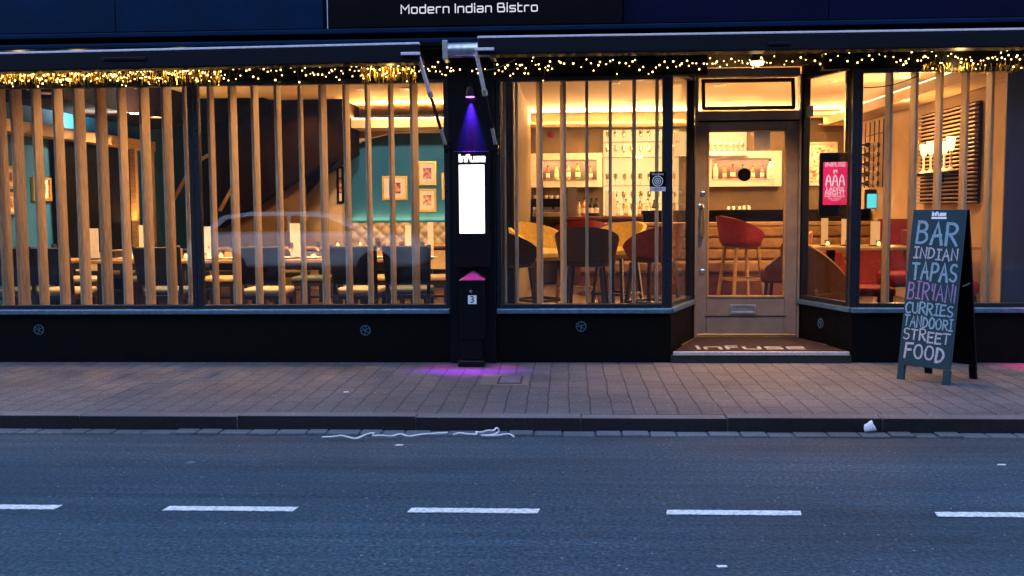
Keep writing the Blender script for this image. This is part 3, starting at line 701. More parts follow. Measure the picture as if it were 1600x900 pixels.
# step
sz = fz(1180, 549, YF-.02)
def ramp(x0, x1, y0, xb0, xb1, y1, za, zb_, t):
    vs = [Vector(p) for p in ((x0,y0,za-t),(x0,y0,za),(xb0,y1,zb_-t),(xb0,y1,zb_),(x1,y0,za-t),(x1,y0,za),(xb1,y1,zb_-t),(xb1,y1,zb_))]
    return MB().hexa(vs)
part(MB().box(C0-.0, C1+.0, YF-.03, DY+.1, PZ-.02, sz-.035), 'step', M['rubber'], bevel=.008)
part(MB().box(C0+.02, C1-.02, YF-.04, YF-.01, sz-.034, sz-.002), 'nosing', M['aluminium'], bevel=.003)
part(ramp(C0+.03, C1-.03, YF-.008, D0+.02, D1-.02, DY-.05, sz-.006, dz0-.02, .03), 'ramp', M['rubber'])

mt = thing('door_mat', 'brown doormat with white logo lettering on the entrance ramp', 'door mat', (fx(1170, .3), .3, sz))
k0, k1 = C0+.05, C1-.05
ramp(C0+.035, C1-.035, YF-.006, D0+.03, D1-.03, DY-.06, sz+.003, dz0-.012, .008).build('pile', M['mat'], mt)
e0 = Vector((0, YF-.006, sz+.003)); ey_ = (Vector((0, DY-.06, dz0-.012)) - e0).normalized(); nn = Vector((1,0,0)).cross(ey_)
q0 = onZ(1092, 541, sz+.03); tot = onZ(1258, 541, sz+.03).x - q0.x
mb = MB(); v_ = (q0.y - e0.y)
tech_text(mb, 'infuse', .17, tot*1.06, .03, lambda u, v, h: e0 + Vector((q0.x+u, 0, 0)) + ey_*(v_-.02+v) + nn*(.0015+h), t=.002, gap=.30)
M['mat_letter'] = mat('worn_mat_lettering', (.42,.40,.40), .95, noise=.5, nscale=60)
mb.build('lettering', M['mat_letter'], mt)

# ------------------------------------------------------------------ plinth vents (round, with a pattern of webs)
for q, (px, py) in enumerate(((61, 515), (571, 516), (908, 510), (1283, 505))):
    if px == 1283:
        d = Vector((D1-C1, DY-YF, 0)); t_ = .55; c = Vector((C1, YF, 0)) + d*t_; c.z = fz(1283, 505, c.y); n_ = Vector((-d.y, d.x, 0)).normalized()
        n_ = n_ if n_.y < 0 else -n_
        r_ = 7.2/165
    else: c = onY(px, py, YF); n_ = Vector((0,-1,0)); r_ = 7.5/172
    ex = Vector((0,0,1)).cross(n_).normalized(); ey = Vector((0,0,1)); mb = MB()
    F = lambda u, v, h, c=c, ex=ex, ey=ey, n_=n_: c + ex*u + ey*v + n_*(.001+h)
    ribbon(mb, [(r_*math.cos(R(a)), r_*math.sin(R(a))) for a in range(0, 361, 15)], .006, F, 0, .006)
    ribbon(mb, [(-r_*.2, -r_), (r_*.15, r_*.1), (-r_*.1, r_)], .005, F, .0004, .005); ribbon(mb, [(-r_, -.1*r_), (r_*.1, r_*.12), (r_, r_*.5)], .005, F, .0008, .005)
    ribbon(mb, [(-r_*.7, r_*.6), (-r_*.1, -r_*.1), (r_*.8, -r_*.55)], .005, F, .0012, .005)
    part(mb, 'vent', M['sill'])

# ------------------------------------------------------------------ slats in the windows
ORD = ['first','second','third','fourth','fifth','sixth','seventh','eighth','ninth','tenth','eleventh','twelfth']
def slat_row(items, where, grp, side, z1=None):
    for i, (px, wpx) in enumerate(items):
        Y = .17; X = fx(px, Y); th_ = math.atan2(X, Y-CAM.y); dpt, tk = .14, .024
        ww = wpx/172.0; s_ = max(0, min(1, (ww-tk*.8)/dpt)); dl = math.asin(s_); phi = th_ + side*dl
        rot = Matrix.Translation((X, Y, 0)) @ Matrix.Rotation(-phi, 4, 'Z')
        prof = [(-tk/2, -dpt/2+.006), (-tk/4, -dpt/2), (tk/4, -dpt/2), (tk/2, -dpt/2+.006), (tk/2, dpt/2-.006), (tk/4, dpt/2), (-tk/4, dpt/2), (-tk/2, dpt/2-.006)]
        m = MB(); zt_ = z1 or H0+.12
        m.prism([(a, b) for a, b in prof], (0,0,0), (1,0,0), (0,1,0), (0,0,1), 1)
        z0 = S0-.005
        for vtx in m.bm.verts:
            z = z0 if vtx.co.z < .5 else zt_
            vtx.co = rot @ Vector((vtx.co.x, vtx.co.y, z))
        off = Vector((X, Y, z0)); bmesh.ops.translate(m.bm, verts=m.bm.verts[:], vec=-off)
        o = m.build('wooden_slat', M['slat'])
        o.location = off
        tag(o, where(ORD[i]), 'slat', grp)
slat_row([(6,19),(31,20),(62.5,16),(95.5,17),(128.5,19),(162.5,19),(195,15),(230,17),(264.5,17),(296,13)], lambda n: f'upright tan wooden slat, {n} from the picture edge in the teal walled window', 'slats in the window beside the teal wall', 1)
slat_row([(333,11),(367,14),(401.5,12.5),(437,11),(472.5,8),(507,13),(543.5,11),(577,9),(613,9),(648.5,13)], lambda n: f'upright wooden slat, {n} after the mullion in the staircase window', 'slats in the window before the staircase', 1)
slat_row([(788,6),(807,5),(843,10),(880,9.5),(917,4.2),(953.5,4.2),(990.5,5.5),(1026,5)], lambda n: f'narrow upright slat, {n} from the light box pilaster in the bar window', 'slats in the bar window', -1)
slat_row([(1386,12),(1425,12.5),(1464,12),(1504,12),(1543,12)], lambda n: f'upright slat, {n} after the bay corner in the window behind the chalkboard', 'slats in the window behind the chalkboard', -1, z1=H0+.16)
M['purple_grey'] = mat('aubergine_panel', (.045,.036,.06), .6, noise=.2, nscale=6, stretch=(4,4,.5))
tag(MB().box(fx(1567, .2), fx(1634, .2), .17, .20, S0-.004, H0+.16).build('window_panel', M['purple_grey'], bevel=.004), 'broad dark aubergine panel standing in the window past the chalkboard', 'panel')

# unseen strips added behind the window heads to light the slats
for i, (a, b) in enumerate(((XL+.4, xm), (xm, P0), (P1, C0), (C1, Q0))):
    t = thing('added_strip_light', f'added warm strip light behind the window head, {ORD[i]} bay', 'strip light', ((a+b)/2, .10, H0+.2), 'added strip lights in the window heads')
    MB().box(a+.1, b-.1, .05, .09, H0+.19, H0+.215).build('added_channel', M['steel'], t)
    lamp('AREA', ((a+b)/2, .06, H0+.18), (260, 260, 130, 230)[i]*(b-a), color=SOFTW, parent=t, aim=((a+b)/2, .40, 1.4), sx=b-a-.3, sy=.03, name='slat_fill_lamp')

# ------------------------------------------------------------------ ceiling downlights
def downlight(x, y, z, e, label, color=WARM):
    t = thing('downlight', label, 'downlight', (x, y, z), 'ceiling downlights')
    MB().lathe([(.0,-.001),(.052,-.001),(.052,-.006),(.0,-.006)], (x, y, z), 16).build('lens', M['downlight'], t)
    m = MB(); m.lathe([(.053,-.001),(.075,-.001),(.072,-.010),(.054,-.012)], (x, y, z), 20); m.build('rim', M['white'], t, smooth=True)
    if e: lamp('SPOT', (x, y, z-.03), e, color=color, parent=t, aim=(x, y, 0), spot=125, blend=.8, size=.06, name='downlight_lamp')
for i, (px, py) in enumerate(((475, 152), (595, 157), (391, 160))):
    p = onZ(px, py, CZ); downlight(p.x, p.y, CZ, 60, f'small round downlight, {ORD[i]} in the ceiling before the lit dining cove')
zk = onX(230, 182, LWX+.75).z
for i, (px, py) in enumerate(((72, 145), (213, 176), (243, 183))):
    p = onZ(px, py, zk); downlight(p.x, p.y, zk, 10, f'small round downlight, {ORD[i]} along the dark bulkhead above the teal panel')
for i, (x, y, e) in enumerate(((-4.9, 1.3, 55), (-3.6, 1.3, 55), (-2.2, 1.3, 55), (-4.9, 3.0, 60), (-3.5, 3.0, 60), (-1.8, 3.2, 60), (-1.4, 5.6, 40))):  # unseen ceiling lamps added to light the dining room
    downlight(x, y, CZ-.002, e, f'small round downlight added above the dining tables, {ORD[i]} of the row')
for i, (x, y, e) in enumerate(((.1, 2.2, 40), (1.9, 2.2, 45), (3.3, 1.6, 55), (.6, 4.2, 55), (2.0, 4.6, 60), (3.4, 4.4, 60), (1.0, 6.6, 45), (2.4, 6.7, 55))):  # ceiling lamps added to light the bar and its stools
    downlight(x, y, CZ-.002, e, f'small round downlight added over the bar floor, {ORD[i]} of the grid', BARW)
for i, (x, y, e) in enumerate(((-5.2, .62, 62), (-4.3, .62, 62), (-3.4, .62, 62), (-2.5, .62, 62), (-1.6, .62, 62), (-.8, .62, 62), (2.75, .62, 50), (3.6, .62, 60), (4.35, .62, 50))):  # unseen row added close to the glass to brighten the slats
    downlight(x, y, CZ-.002, e, f'small round downlight, {ORD[i]} of the added row close behind the shop windows', (1, .58, .25))
p = onY(1288, 186, BY-.5); downlight(p.x, BY-.4, zB-.16, 45, 'small round downlight in the soffit above the flower painting', BARW)

# ------------------------------------------------------------------ furniture prototypes
def dining_chair(seat_mat, back_mat=None, hk=1.0):
    t = thing('dining_chair', 'dining chair', 'chair', (0,0,0))
    for s in (-1, 1):
        MB().bar((s*.19, .19, 0), (s*.19, .19, .43), .042).build('leg', M['chair_wood'], t, bevel=.005)
        MB().bar((s*.19, -.24, 0), (s*.19, -.19, .45), .042).build('leg', M['chair_wood'], t, bevel=.005)
    m = MB(); m.box(-.21, .21, -.21, .21, .40, .445).build('seat_frame', M['chair_wood'], t, bevel=.006)
    m = MB(); m.box(-.215, .215, -.205, .225, .446, .505); m.build('seat', seat_mat, t, bevel=.022, seg=3, smooth=True)
    P = lambda u, v: ((u-.5)*.42*(1+.06*v), -.20-.10*v - .05*(1-(2*u-1)**2)*.8, .56+.36*v*hk)
    MB().shell(P, 10, 4, lambda u, v: (0, -1, -.2), .04).build('backrest', back_mat or M['chair_back'], t, smooth=True)
    for s in (-1, 1): MB().bar((s*.195, -.195, .45), (s*.215, -.31, .56+.37*hk), .035).build('back_post', M['chair_wood'], t, bevel=.005)
    MB().bar((-.19, -.215, .24), (.19, -.215, .24), .025).build('stretcher', M['chair_wood'], t)
    return t
def dining_table():
    t = thing('dining_table', 'table', 'table', (0,0,0))
    MB().box(-.42, .42, -.36, .36, .715, .75).build('tabletop', M['oak'], t, bevel=.006)
    m = MB(); m.box(-.36, .36, -.30, .30, .64, .714); m.build('apron', M['chair_wood'], t)
    for sx in (-1, 1):
        for sy in (-1, 1): MB().bar((sx*.34, sy*.28, 0), (sx*.34, sy*.28, .64), .055).build('leg', M['chair_wood'], t, bevel=.004)
    return t
CH_C = dining_chair(M['cream']); CH_B = dining_chair(M['cushion_blue']); TB = dining_table(); CF_C = dining_chair(M['cream'], M['cream'], .6); CF_B = dining_chair(M['cushion_blue'], M['cushion_blue'], .6)
def seat_at(proto, px, Y, rz, label, grp):
    o = place(proto, (fx(px, Y, 400), Y, FZ), rz, label); o['group'] = grp; o.name = 'dining_chair'
    return o
gA, gB = 'dining chairs with their backs to the window', 'dining chairs facing the window'
seat_at(CH_B, 36, .80, .05, 'dark backed chair with pale blue seat nearest the picture edge, behind the second slat', gA)
seat_at(CH_C, 101, .85, -.08, 'dark backed chair with cream seat behind the fourth slat', gA)
seat_at(CH_B, 262, .85, .04, 'dark backed chair with blue seat just before the mullion', gA)
seat_at(CH_C, 417, .80, .02, 'dark backed chair with cream seat alone after the mullion', gA)
seat_at(CH_C, 563, .82, -.03, 'dark backed chair with cream seat, middle of the three near the arch', gA)
seat_at(CH_B, 641, .85, .04, 'dark backed chair with blue seat beside the light box pilaster', gA)
for px, Y, pr, lab in ((128, 2.55, CF_C, 'cream seated chair facing out behind the first menu card'), (232, 2.6, CF_B, 'blue seated chair facing out beside the oak posts'), (345, 2.5, CF_C, 'cream seated chair facing out just past the mullion'),
                       (490, 2.55, CF_B, 'blue seated chair facing out under the staircase'), (585, 2.6, CF_C, 'cream seated chair facing out below the arch'), (672, 2.6, CF_C, 'cream seated chair facing out next to the pilaster')):
    seat_at(pr, px, Y, math.pi+random.uniform(-.1,.1), lab, gB)
for px, Y, rz, pr, lab in ((180, 4.0, .1, CF_C, 'cream seated chair at the middle row below the dark stairs'), (330, 4.1, -.1, CF_B, 'blue seated chair at the middle row by the stair foot'), (455, 4.1, .1, CF_C, 'cream seated chair at the middle row before the mustard wall'),
                           (560, 4.3, 0, CF_B, 'blue seated chair at the far table by the arch'), (650, 4.3, .1, CF_C, 'cream seated chair at the far table by the tufted banquette')):
    seat_at(pr, px, Y, rz, lab, 'dining chairs in the middle row')
for px, Y, lab in ((66, 1.68, 'oak topped dining table nearest the teal wall'), (222, 1.75, 'oak topped dining table behind the oak posts'), (345, 1.7, 'oak topped dining table just past the mullion'), (470, 1.72, 'oak topped dining table in the front row under the stairs'), (610, 1.75, 'oak topped dining table in the front row below the arch'),
                   (60, 4.6, 'far oak dining table beside the gilt framed pictures'), (215, 4.9, 'far oak dining table in front of the dark panelling'), (350, 4.9, 'far oak dining table at the foot of the stairs'), (470, 5.0, 'far oak dining table before the mustard wall'), (590, 5.4, 'far oak dining table at the tufted banquette'), (668, 5.4, 'far oak dining table by the partition')):
    o = place(TB, (fx(px, Y, 400), Y, FZ), random.uniform(-.03, .03), lab); o['group'] = 'oak dining tables'; o.name = 'dining_table'
# menus, candles, glasses on the tables
TT = FZ+.75
def menu(px, py0, py1, wpx, Y, lab, grp='menu cards standing on tables', z=None):
    z = z or TT; X = fx(px, Y, py1); hh = max(.12, fz(px, py0, Y)-z); ww = wpx*(Y-CAM.y)/1600
    t = thing('menu_card', lab, 'menu', (X, Y, z), grp)
    MB().box(X-ww/2, X+ww/2, Y-.008, Y+.008, z+.012, z+hh).build('card', M['paper'], t)
    MB().box(X-ww/2-.01, X+ww/2+.01, Y-.03, Y+.03, z, z+.014).build('stand', M['chair_wood'], t, bevel=.003)
for a in ((148, 357, 402, 14, 1.62, 'tall blank menu card behind the fifth slat'), (322, 354, 402, 17, 1.6, 'tall wide menu card just past the mullion'), (462, 349, 402, 16, 1.66, 'tall menu card below the reflected car roof'), (222, 352, 385, 8, 2.0, 'narrow menu card beside the oak post'),
          (47, 348, 380, 9, 4.5, 'menu card near the gilt pictures and teal wall'), (108, 352, 378, 3, 4.6, 'thin edge-on menu card before the mustard wall'), (638, 352, 392, 9, 1.7, 'menu card below the two stacked gilt frames'), (673, 347, 388, 9, 1.8, 'menu card next to the pilaster by the stacked frames')): menu(*a)
def tealight(px, Y, lab, z=TT, grp='glass tealights on tables'):
    X = fx(px, Y, 390); t = thing('tealight', lab, 'candle', (X, Y, z), grp)
    MB().lathe([(.022,0),(.03,.01),(.036,.07),(.033,.07),(.027,.012)], (X, Y, z), 12).build('holder', M['clear'], t, smooth=True)
    MB().lathe([(.018,.012),(.022,.03),(.012,.05),(.003,.06)], (X, Y, z), 10).build('flame', M['candle'], t, smooth=True)
for i, (px, Y) in enumerate(((128, 1.55), (112, 4.4), (74, 4.4), (55, 4.55), (290, 1.6), (318, 1.45), (345, 1.8), (490, 1.5), (528, 5.0), (563, 5.2), (205, 1.7))):
    tealight(px, Y, f'glowing tealight in a glass on a dining table, {ORD[i]} of its row')
def tumbler(px, Y, m, lab, z=TT, h=.11, grp='glasses and jars on dining tables'):
    X = fx(px, Y, 390)
    o = MB().lathe([(.028,0),(.034,.01),(.038,h),(.035,h),(.030,.012)], (X, Y, z), 12).build('tumbler', m, smooth=True); tag(o, lab, 'glass', grp)
for i, (px, Y) in enumerate(((20, 4.5), (30, 4.6), (210, 1.9), (215, 4.7), (280, 1.75), (396, 1.75), (404, 1.8), (428, 1.66), (556, 1.7), (575, 1.8), (590, 5.2), (655, 1.8))):
    tumbler(px, Y, M['cream'] if i % 3 else M['clear'], f'small table glass or jar, {ORD[i]} along the dining tables')

# tufted banquette in the arch
bq = thing('tufted_banquette', 'long deep buttoned cream banquette under the pictures in the arch', 'banquette', ((xa+PX)/2, AY+.3, FZ))
zt2 = fz(600, 348, AY+.35); zt1 = fz(600, 398, AY+.35)
def tuft(u, v):
    L = ax1-.02-(xa+.02); X = xa+.02+L*u; Z = zt1-.15+(zt2-zt1+.15)*v
    a = (X/.105)*math.pi; b = (Z/.10)*math.pi
    d = abs(math.sin((a+b)/2*1.0))*abs(math.sin((a-b)/2*1.0))
    return (X, AY+.38-.05*d**.6, Z)
mb = MB(); mb.grid(tuft, 200, 30); mb.build('backrest', M['cream'], bq, smooth=True)
MB().box(xa+.02, ax1-.02, AY+.39, AY+.54, FZ, zt2).build('back_frame', M['chair_wood'], bq)
MB().box(xa+.02, ax1-.02, AY-.12+.20, AY+.32, FZ+.3, FZ+.46).build('seat', M['cream'], bq, bevel=.03, seg=3)
MB().box(xa+.03, ax1-.03, AY+.2, AY+.34, FZ, FZ+.3).build('base', M['chair_wood'], bq)
lamp('AREA', ((xa+ax1)/2, AY+.50, zt2+.03), 5, parent=bld, aim=((xa+ax1)/2, AY+.60, zt2+1), sx=ax1-xa-.1, sy=.05, name='banquette_uplight')
lamp('AREA', (LWX+.25, 4.2, FZ+1.15), 12, parent=bld, aim=(LWX, 4.2, FZ+2.2), sx=.05, sy=3.0, name='banquette_uplight')

# framed pictures
for px in (600, 660):
    x_ = fx(px, AY-1.0, 200); downlight(x_, AY-2.6, CZ-.002, 0, f'small round added downlight angled at the arch pictures, {"far from" if px == 600 else "close to"} the partition')
    lamp('SPOT', (x_, AY-2.6, CZ-.05), 95, color=SOFTW, parent=bld, aim=(x_, AY+.55, 1.75), spot=70, blend=.9, size=.05, name='picture_fill')  # spots added to brighten the arch wall and its pictures
lamp('SPOT', (LWX+1.6, 3.2, CZ-.05), 150, color=SOFTW, parent=bld, aim=(LWX, 3.0, 1.6), spot=80, blend=.9, size=.05, name='picture_fill')  # spot without a fitting, added to brighten the side wall pictures
def art_mat(i, a, b, c):
    m = bpy.data.materials.new(f'art_{i}'); m.use_nodes = True; n = m.node_tree.nodes; l = m.node_tree.links; s = n['Principled BSDF']
    tc = n.new('ShaderNodeTexCoord'); t = n.new('ShaderNodeTexNoise'); t.inputs['Scale'].default_value = 14+i; t.inputs['Detail'].default_value = 3; l.new(tc.outputs['Object'], t.inputs[0])
    r = n.new('ShaderNodeValToRGB'); e = r.color_ramp.elements; e[0].position = .38; e[0].color = (*a, 1); e[1].position = .62; e[1].color = (*c, 1); q = e.new(.5); q.color = (*b, 1)
    l.new(t.outputs[0], r.inputs[0]); l.new(r.outputs[0], s.inputs['Base Color']); s.inputs['Roughness'].default_value = .5
    return m
ART = [art_mat(0, (.05,.01,.01), (.45,.05,.06), (.75,.55,.4)), art_mat(1, (.04,.02,.02), (.5,.08,.2), (.6,.45,.2)), art_mat(2, (.15,.05,.02), (.6,.25,.15), (.7,.6,.5)), art_mat(3, (.08,.02,.02), (.35,.12,.05), (.65,.4,.25))]
def framed(x0, x1, z0, z1, Y, lab, a, fm=None, fw=.035, mt_=.28, grp='gilt framed pictures'):
    w_, h_ = x1-x0, z1-z0
    t = thing('framed_picture', lab, 'picture', ((x0+x1)/2, Y, z0), grp)
    m = MB(); m.box(x0, x0+fw, Y-.035, Y, z0, z1).box(x1-fw, x1, Y-.035, Y, z0, z1).box(x0+fw, x1-fw, Y-.034, Y, z0, z0+fw).box(x0+fw, x1-fw, Y-.034, Y, z1-fw, z1); m.build('frame', fm or M['gold'], t, bevel=.006)
    MB().box(x0+fw, x1-fw, Y-.02, Y-.002, z0+fw, z1-fw).build('mount', M['paper'], t)
    mx, mz = w_*mt_, h_*mt_
    MB().box(x0+mx, x1-mx, Y-.024, Y-.021, z0+mz, z1-mz).build('print', a, t)
TY = AY+.55
for (a, b, c, d, lab, ar) in ((597, 637, 275, 313, 'square gilt framed print of two figures alone on the teal wall', ART[0]), (653, 682, 252, 290, 'gilt framed print, upper of the stacked pair by the pilaster', ART[1]), (653, 682, 295, 331, 'gilt framed print, lower of the stacked pair by the pilaster', ART[2]), (690, 722, 270, 312, 'gilt framed print half hidden behind the pilaster', ART[3])):
    framed(fx(a, TY, c), fx(b, TY, c), fz(a, d, TY), fz(a, c, TY), TY, lab, ar)
for q_, tgt in ((440, (450, 320)), (118, (118, 300))):
    lamp('SPOT', (fx(q_, 3.6, 300), 3.6, CZ-.05), 60, parent=bld, aim=onY(*tgt, SY-.6), spot=60, blend=.9, size=.05, name='wall_fill')  # spots without fittings, added to brighten the mustard stair walls
framed(fx(527, AY), fx(538, AY), fz(532, 318, AY), fz(532, 260, AY), AY-.001, 'tall narrow black framed poster beside the arch', ART[3], fm=M['dark'], grp=None)
def framed_side(p0, p1, X, lab, a):       # on the teal side wall
    A, B = onX(p0[0], p0[1], X), onX(p1[0], p1[1], X); y0, y1 = A.y, B.y; z1_ = (A.z+onX(p1[0], p0[1], X).z)/2; z0_ = (B.z+onX(p0[0], p1[1], X).z)/2; fw = .03
    t = thing('framed_picture', lab, 'picture', (X, (y0+y1)/2, z0_), 'gilt framed pictures')
    m = MB(); m.box(X, X+.03, y0, y0+fw*1.5, z0_, z1_).box(X, X+.03, y1-fw*1.5, y1, z0_, z1_).box(X, X+.029, y0+fw*1.5, y1-fw*1.5, z0_, z0_+fw).box(X, X+.029, y0+fw*1.5, y1-fw*1.5, z1_-fw, z1_); m.build('frame', M['gold'], t)
    MB().box(X+.001, X+.016, y0+.04, y1-.04, z0_+fw, z1_-fw).build('mount', M['paper'], t)
    dy, dz = (y1-y0)*.3, (z1_-z0_)*.28
    MB().box(X+.017, X+.02, y0+dy, y1-dy, z0_+dz, z1_-dz).build('print', a, t)
framed_side((2, 259), (22, 295), LWX, 'gilt framed print, upper of the two at the picture edge', ART[0]); framed_side((3, 300), (23, 335), LWX, 'gilt framed print, lower of the two at the picture edge', ART[2]); framed_side((48, 277), (78, 314), LWX+.001, 'gilt framed print behind the third slat on the teal wall', ART[3])

# ------------------------------------------------------------------ bar side
def bottle(x, y, z, h, m, lab, grp, lblm=None):
    t = thing('bottle', lab, 'bottle', (x, y, z), grp); r = h*random.uniform(.13, .17); nk = r*.36
    MB().lathe([(r*.9,0),(r,.01),(r,h*.55),(r*.85,h*.66),(nk,h*.76),(nk,h*.93)], (x, y, z), 14).build('body', m, t, smooth=True)
    MB().lathe([(nk*1.15,h*.93),(nk*1.2,h*.99),(nk*.9,h)], (x, y, z), 10).build('cap', M['dark'] if lblm is None else M['brass'], t, smooth=True)
    MB().lathe([(r*1.02,h*.18),(r*1.02,h*.46)], (x, y, z), 14).build('paper_label', M['paper'], t, smooth=True)
for x_, e_ in ((.35, 28), (1.5, 26), (2.7, 44), (3.9, 34)):
    lamp('SPOT', (x_, BY-2.4, CZ-.05), e_, color=BARW, parent=bld, aim=(x_, BY, 1.85), spot=85, blend=.9, size=.05, name='wall_fill')  # spots without fittings, added to brighten the bar's back wall
# bottle niches in white frames on the back wall
M['plum'] = mat('plum_back', (.10,.085,.13), .7, noise=.2, nscale=8)
def niche(px0, px1, py0, py1, gx0_, gx1_, gy0, gy1, lab):
    Y = BY-.16; x0, x1, z0, z1 = fx(px0, Y, py1), fx(px1, Y, py1), fz(px0, py1, Y), fz(px0, py0, Y)
    a0, a1, b0, b1 = fx(gx0_, Y, gy1), fx(gx1_, Y, gy1), fz(gx0_, gy1, Y), fz(gx0_, gy0, Y)
    t = thing('bottle_niche', lab, 'wall shelf', ((x0+x1)/2, BY, z0), 'framed bottle shelves')
    m = MB(); m.box(x0, a0, Y, BY, z0, z1).box(a1, x1, Y, BY, z0, z1).box(a0+.001, a1-.001, Y+.001, BY, z0, b0).box(a0+.001, a1-.001, Y+.001, BY, b1, z1); m.build('surround', M['white'], t, bevel=.004)
    MB().box(a0, a1, BY-.02, BY-.005, b0, b1).build('back_panel', M['plum'], t)
    MB().box(a0, a1, Y-.01, Y, b0-.012, b0+.006).build('shelf_lip', M['steel'], t)
    lamp('AREA', ((a0+a1)/2, Y+.04, b1-.01), 5, parent=t, aim=((a0+a1)/2, Y+.09, b0), sx=a1-a0, sy=.03, name='shelf_light')
    return Y, b0, b1
Y, b0, b1 = niche(829, 941, 240, 293, 848, 933, 250, 281, 'white framed bottle shelf above the coffee machine')
NM = ['red','straw','pink','green','amber']
for i, (px, mi, hh) in enumerate(((856, 0, .24), (870, 1, .25), (888, 2, .27), (903, 3, .27), (923, 4, .22))):
    bottle(fx(px, Y+.09, 281), Y+.09, b0+.001, hh, BOT[mi], f'{NM[mi]} spirit bottle in the niche above the coffee machine', 'bottles in the niches')
Y, b0, b1 = niche(1090, 1221, 237, 292, 1112, 1208, 248, 280, 'white framed bottle shelf seen through the door glass')
for i, (px, mi, hh) in enumerate(((1118, 5, .28), (1132, 4, .22), (1145, 0, .25), (1160, 3, .24), (1176, 4, .22), (1191, 2, .22), (1203, 5, .31))):
    bottle(fx(px, Y+.09, 281), Y+.09, b0+.001, hh, BOT[mi], f'{ORD[i]} bottle from the handle side of the niche behind the door', 'bottles in the niches')
# back bar: worktop along the back wall, dado, backlit glass shelf
WZ = fz(950, 338, BY-.6)
bb = thing('back_bar', 'redwood back bar counter along the far wall', 'counter', (1.8, BY-.3, FZ))
MB().box(PX+.45, 3.6, BY-.62, BY-.01, WZ-.05, WZ).build('worktop', M['redwood'], bb, bevel=.006)
MB().box(PX+.47, 3.58, BY-.58, BY-.02, FZ, WZ-.051).build('cabinet', M['redwood'], bb)
gs = thing('glass_shelf_unit', 'glowing backlit shelf unit crowded with hanging glasses behind the bar', 'shelf unit', (fx(990, BY), BY, WZ))
X0, X1 = fx(943, BY-.05, 250), fx(1166, BY-.05, 250); zt_ = fz(980, 203, BY-.05)
MB().box(X0, fx(1060, BY, 250), BY-.06, BY-.01, WZ+.01, zt_).build('back_panel', M['backlit'], gs)
zq = fz(1130, 243, BY-.05); MB().box(fx(1060, BY, 250)+.002, X1, BY-.06, BY-.01, zq, fz(1130, 205, BY-.05)).build('back_panel', M['backlit'], gs)
SHZ = [fz(980, q, BY-.2) for q in (222, 246, 290, 318)]
for z in SHZ: MB().box(X0, fx(1058, BY, 250), BY-.32, BY-.062, z-.012, z).build('shelf', M['clear'], gs)
MB().box(fx(1062, BY, 250), X1, BY-.32, BY-.062, zq-.012, zq).build('shelf', M['white'], gs)
for px in (1111, 1127, 1143): lamp('POINT', (fx(px, BY-.25, 230), BY-.45, SHZ[0]+.05), 6, parent=gs, size=.06, name='shelf_light')
lamp('POINT', (fx(1000, BY-.3, 250), BY-.55, SHZ[1]+.1), 25, parent=gs, size=.12, name='shelf_light')
def wineglass():
    o = MB().lathe([(.034,0),(.006,.006),(.005,.075),(.026,.10),(.038,.14),(.030,.20),(.027,.20),(.034,.14),(.022,.105),(.004,.09)], n=12).build('wine_glass', M['clear'], smooth=True)
    return tag(o, 'wine glass', 'glass', 'wine glasses on the backlit bar shelf')
wg = wineglass(); st = {}
for r_, z in enumerate(SHZ + [WZ+.002]):
    for c_ in range(9):
        x = X0+.06+(fx(1055, BY, 250)-X0-.1)*c_/8
        o = wg if not st else wg.copy()
        if st: COL.objects.link(o)
        st[1] = 1; o.location = (x+random.uniform(-.01,.01), BY-.20+random.uniform(-.05,.05), z+.001); o['label'] = 'clear wine glass on the backlit shelves behind the bar'
for c_ in range(7):
    o = wg.copy(); COL.objects.link(o); o.location = (fx(1106+9*c_, BY-.2, 243), BY-.2, zq+.001); o['label'] = 'clear wine glass above the bottle niche seen through the door'; o['group'] = 'wine glasses above the door niche'
for i, (px, Y_) in enumerate(((30, 1.6), (85, 1.6), (200, 1.7), (240, 1.7), (328, 1.62), (362, 1.75), (385, 1.7), (455, 1.6), (497, 1.75), (592, 1.7), (628, 1.75), (660, 1.7))):
    o = wg.copy(); COL.objects.link(o); o.location = (fx(px, Y_, 400), Y_, TT+.001); o.scale = (.85,)*3; o['label'] = 'clear wine glass standing on a front row dining table'; o['group'] = 'wine glasses on the dining tables'
pl0 = None
for i, (px, Y_) in enumerate(((52, 1.58), (96, 1.62), (205, 1.62), (238, 1.6), (338, 1.58), (372, 1.6), (446, 1.62), (488, 1.6), (590, 1.62), (630, 1.6), (668, 1.62))):
    if pl0 is None: pl0 = o = MB().lathe([(.05,0),(.07,.004),(.115,.014),(.115,.018),(.07,.008),(.002,.007)], n=22).build('dinner_plate', M['white'], smooth=True)
    else: o = pl0.copy(); COL.objects.link(o)
    o.location = (fx(px, Y_, 400), Y_-.06, TT+.001); tag(o, 'white dinner plate laid on a front row dining table', 'plate', 'dinner plates on the dining tables')
# bottles on the worktop
for i, (px, mi) in enumerate(((905, 5), (913, 4), (924, 6), (932, 6), (950, 4), (965, 5), (978, 1), (1000, 4), (1012, 5), (1022, 6))):
    bottle(fx(px, BY-.4, 330), BY-.4, WZ+.001, random.uniform(.24, .32), BOT[mi], f'{ORD[i]} bottle along the worktop from the coffee machine', 'bottles on the worktop')
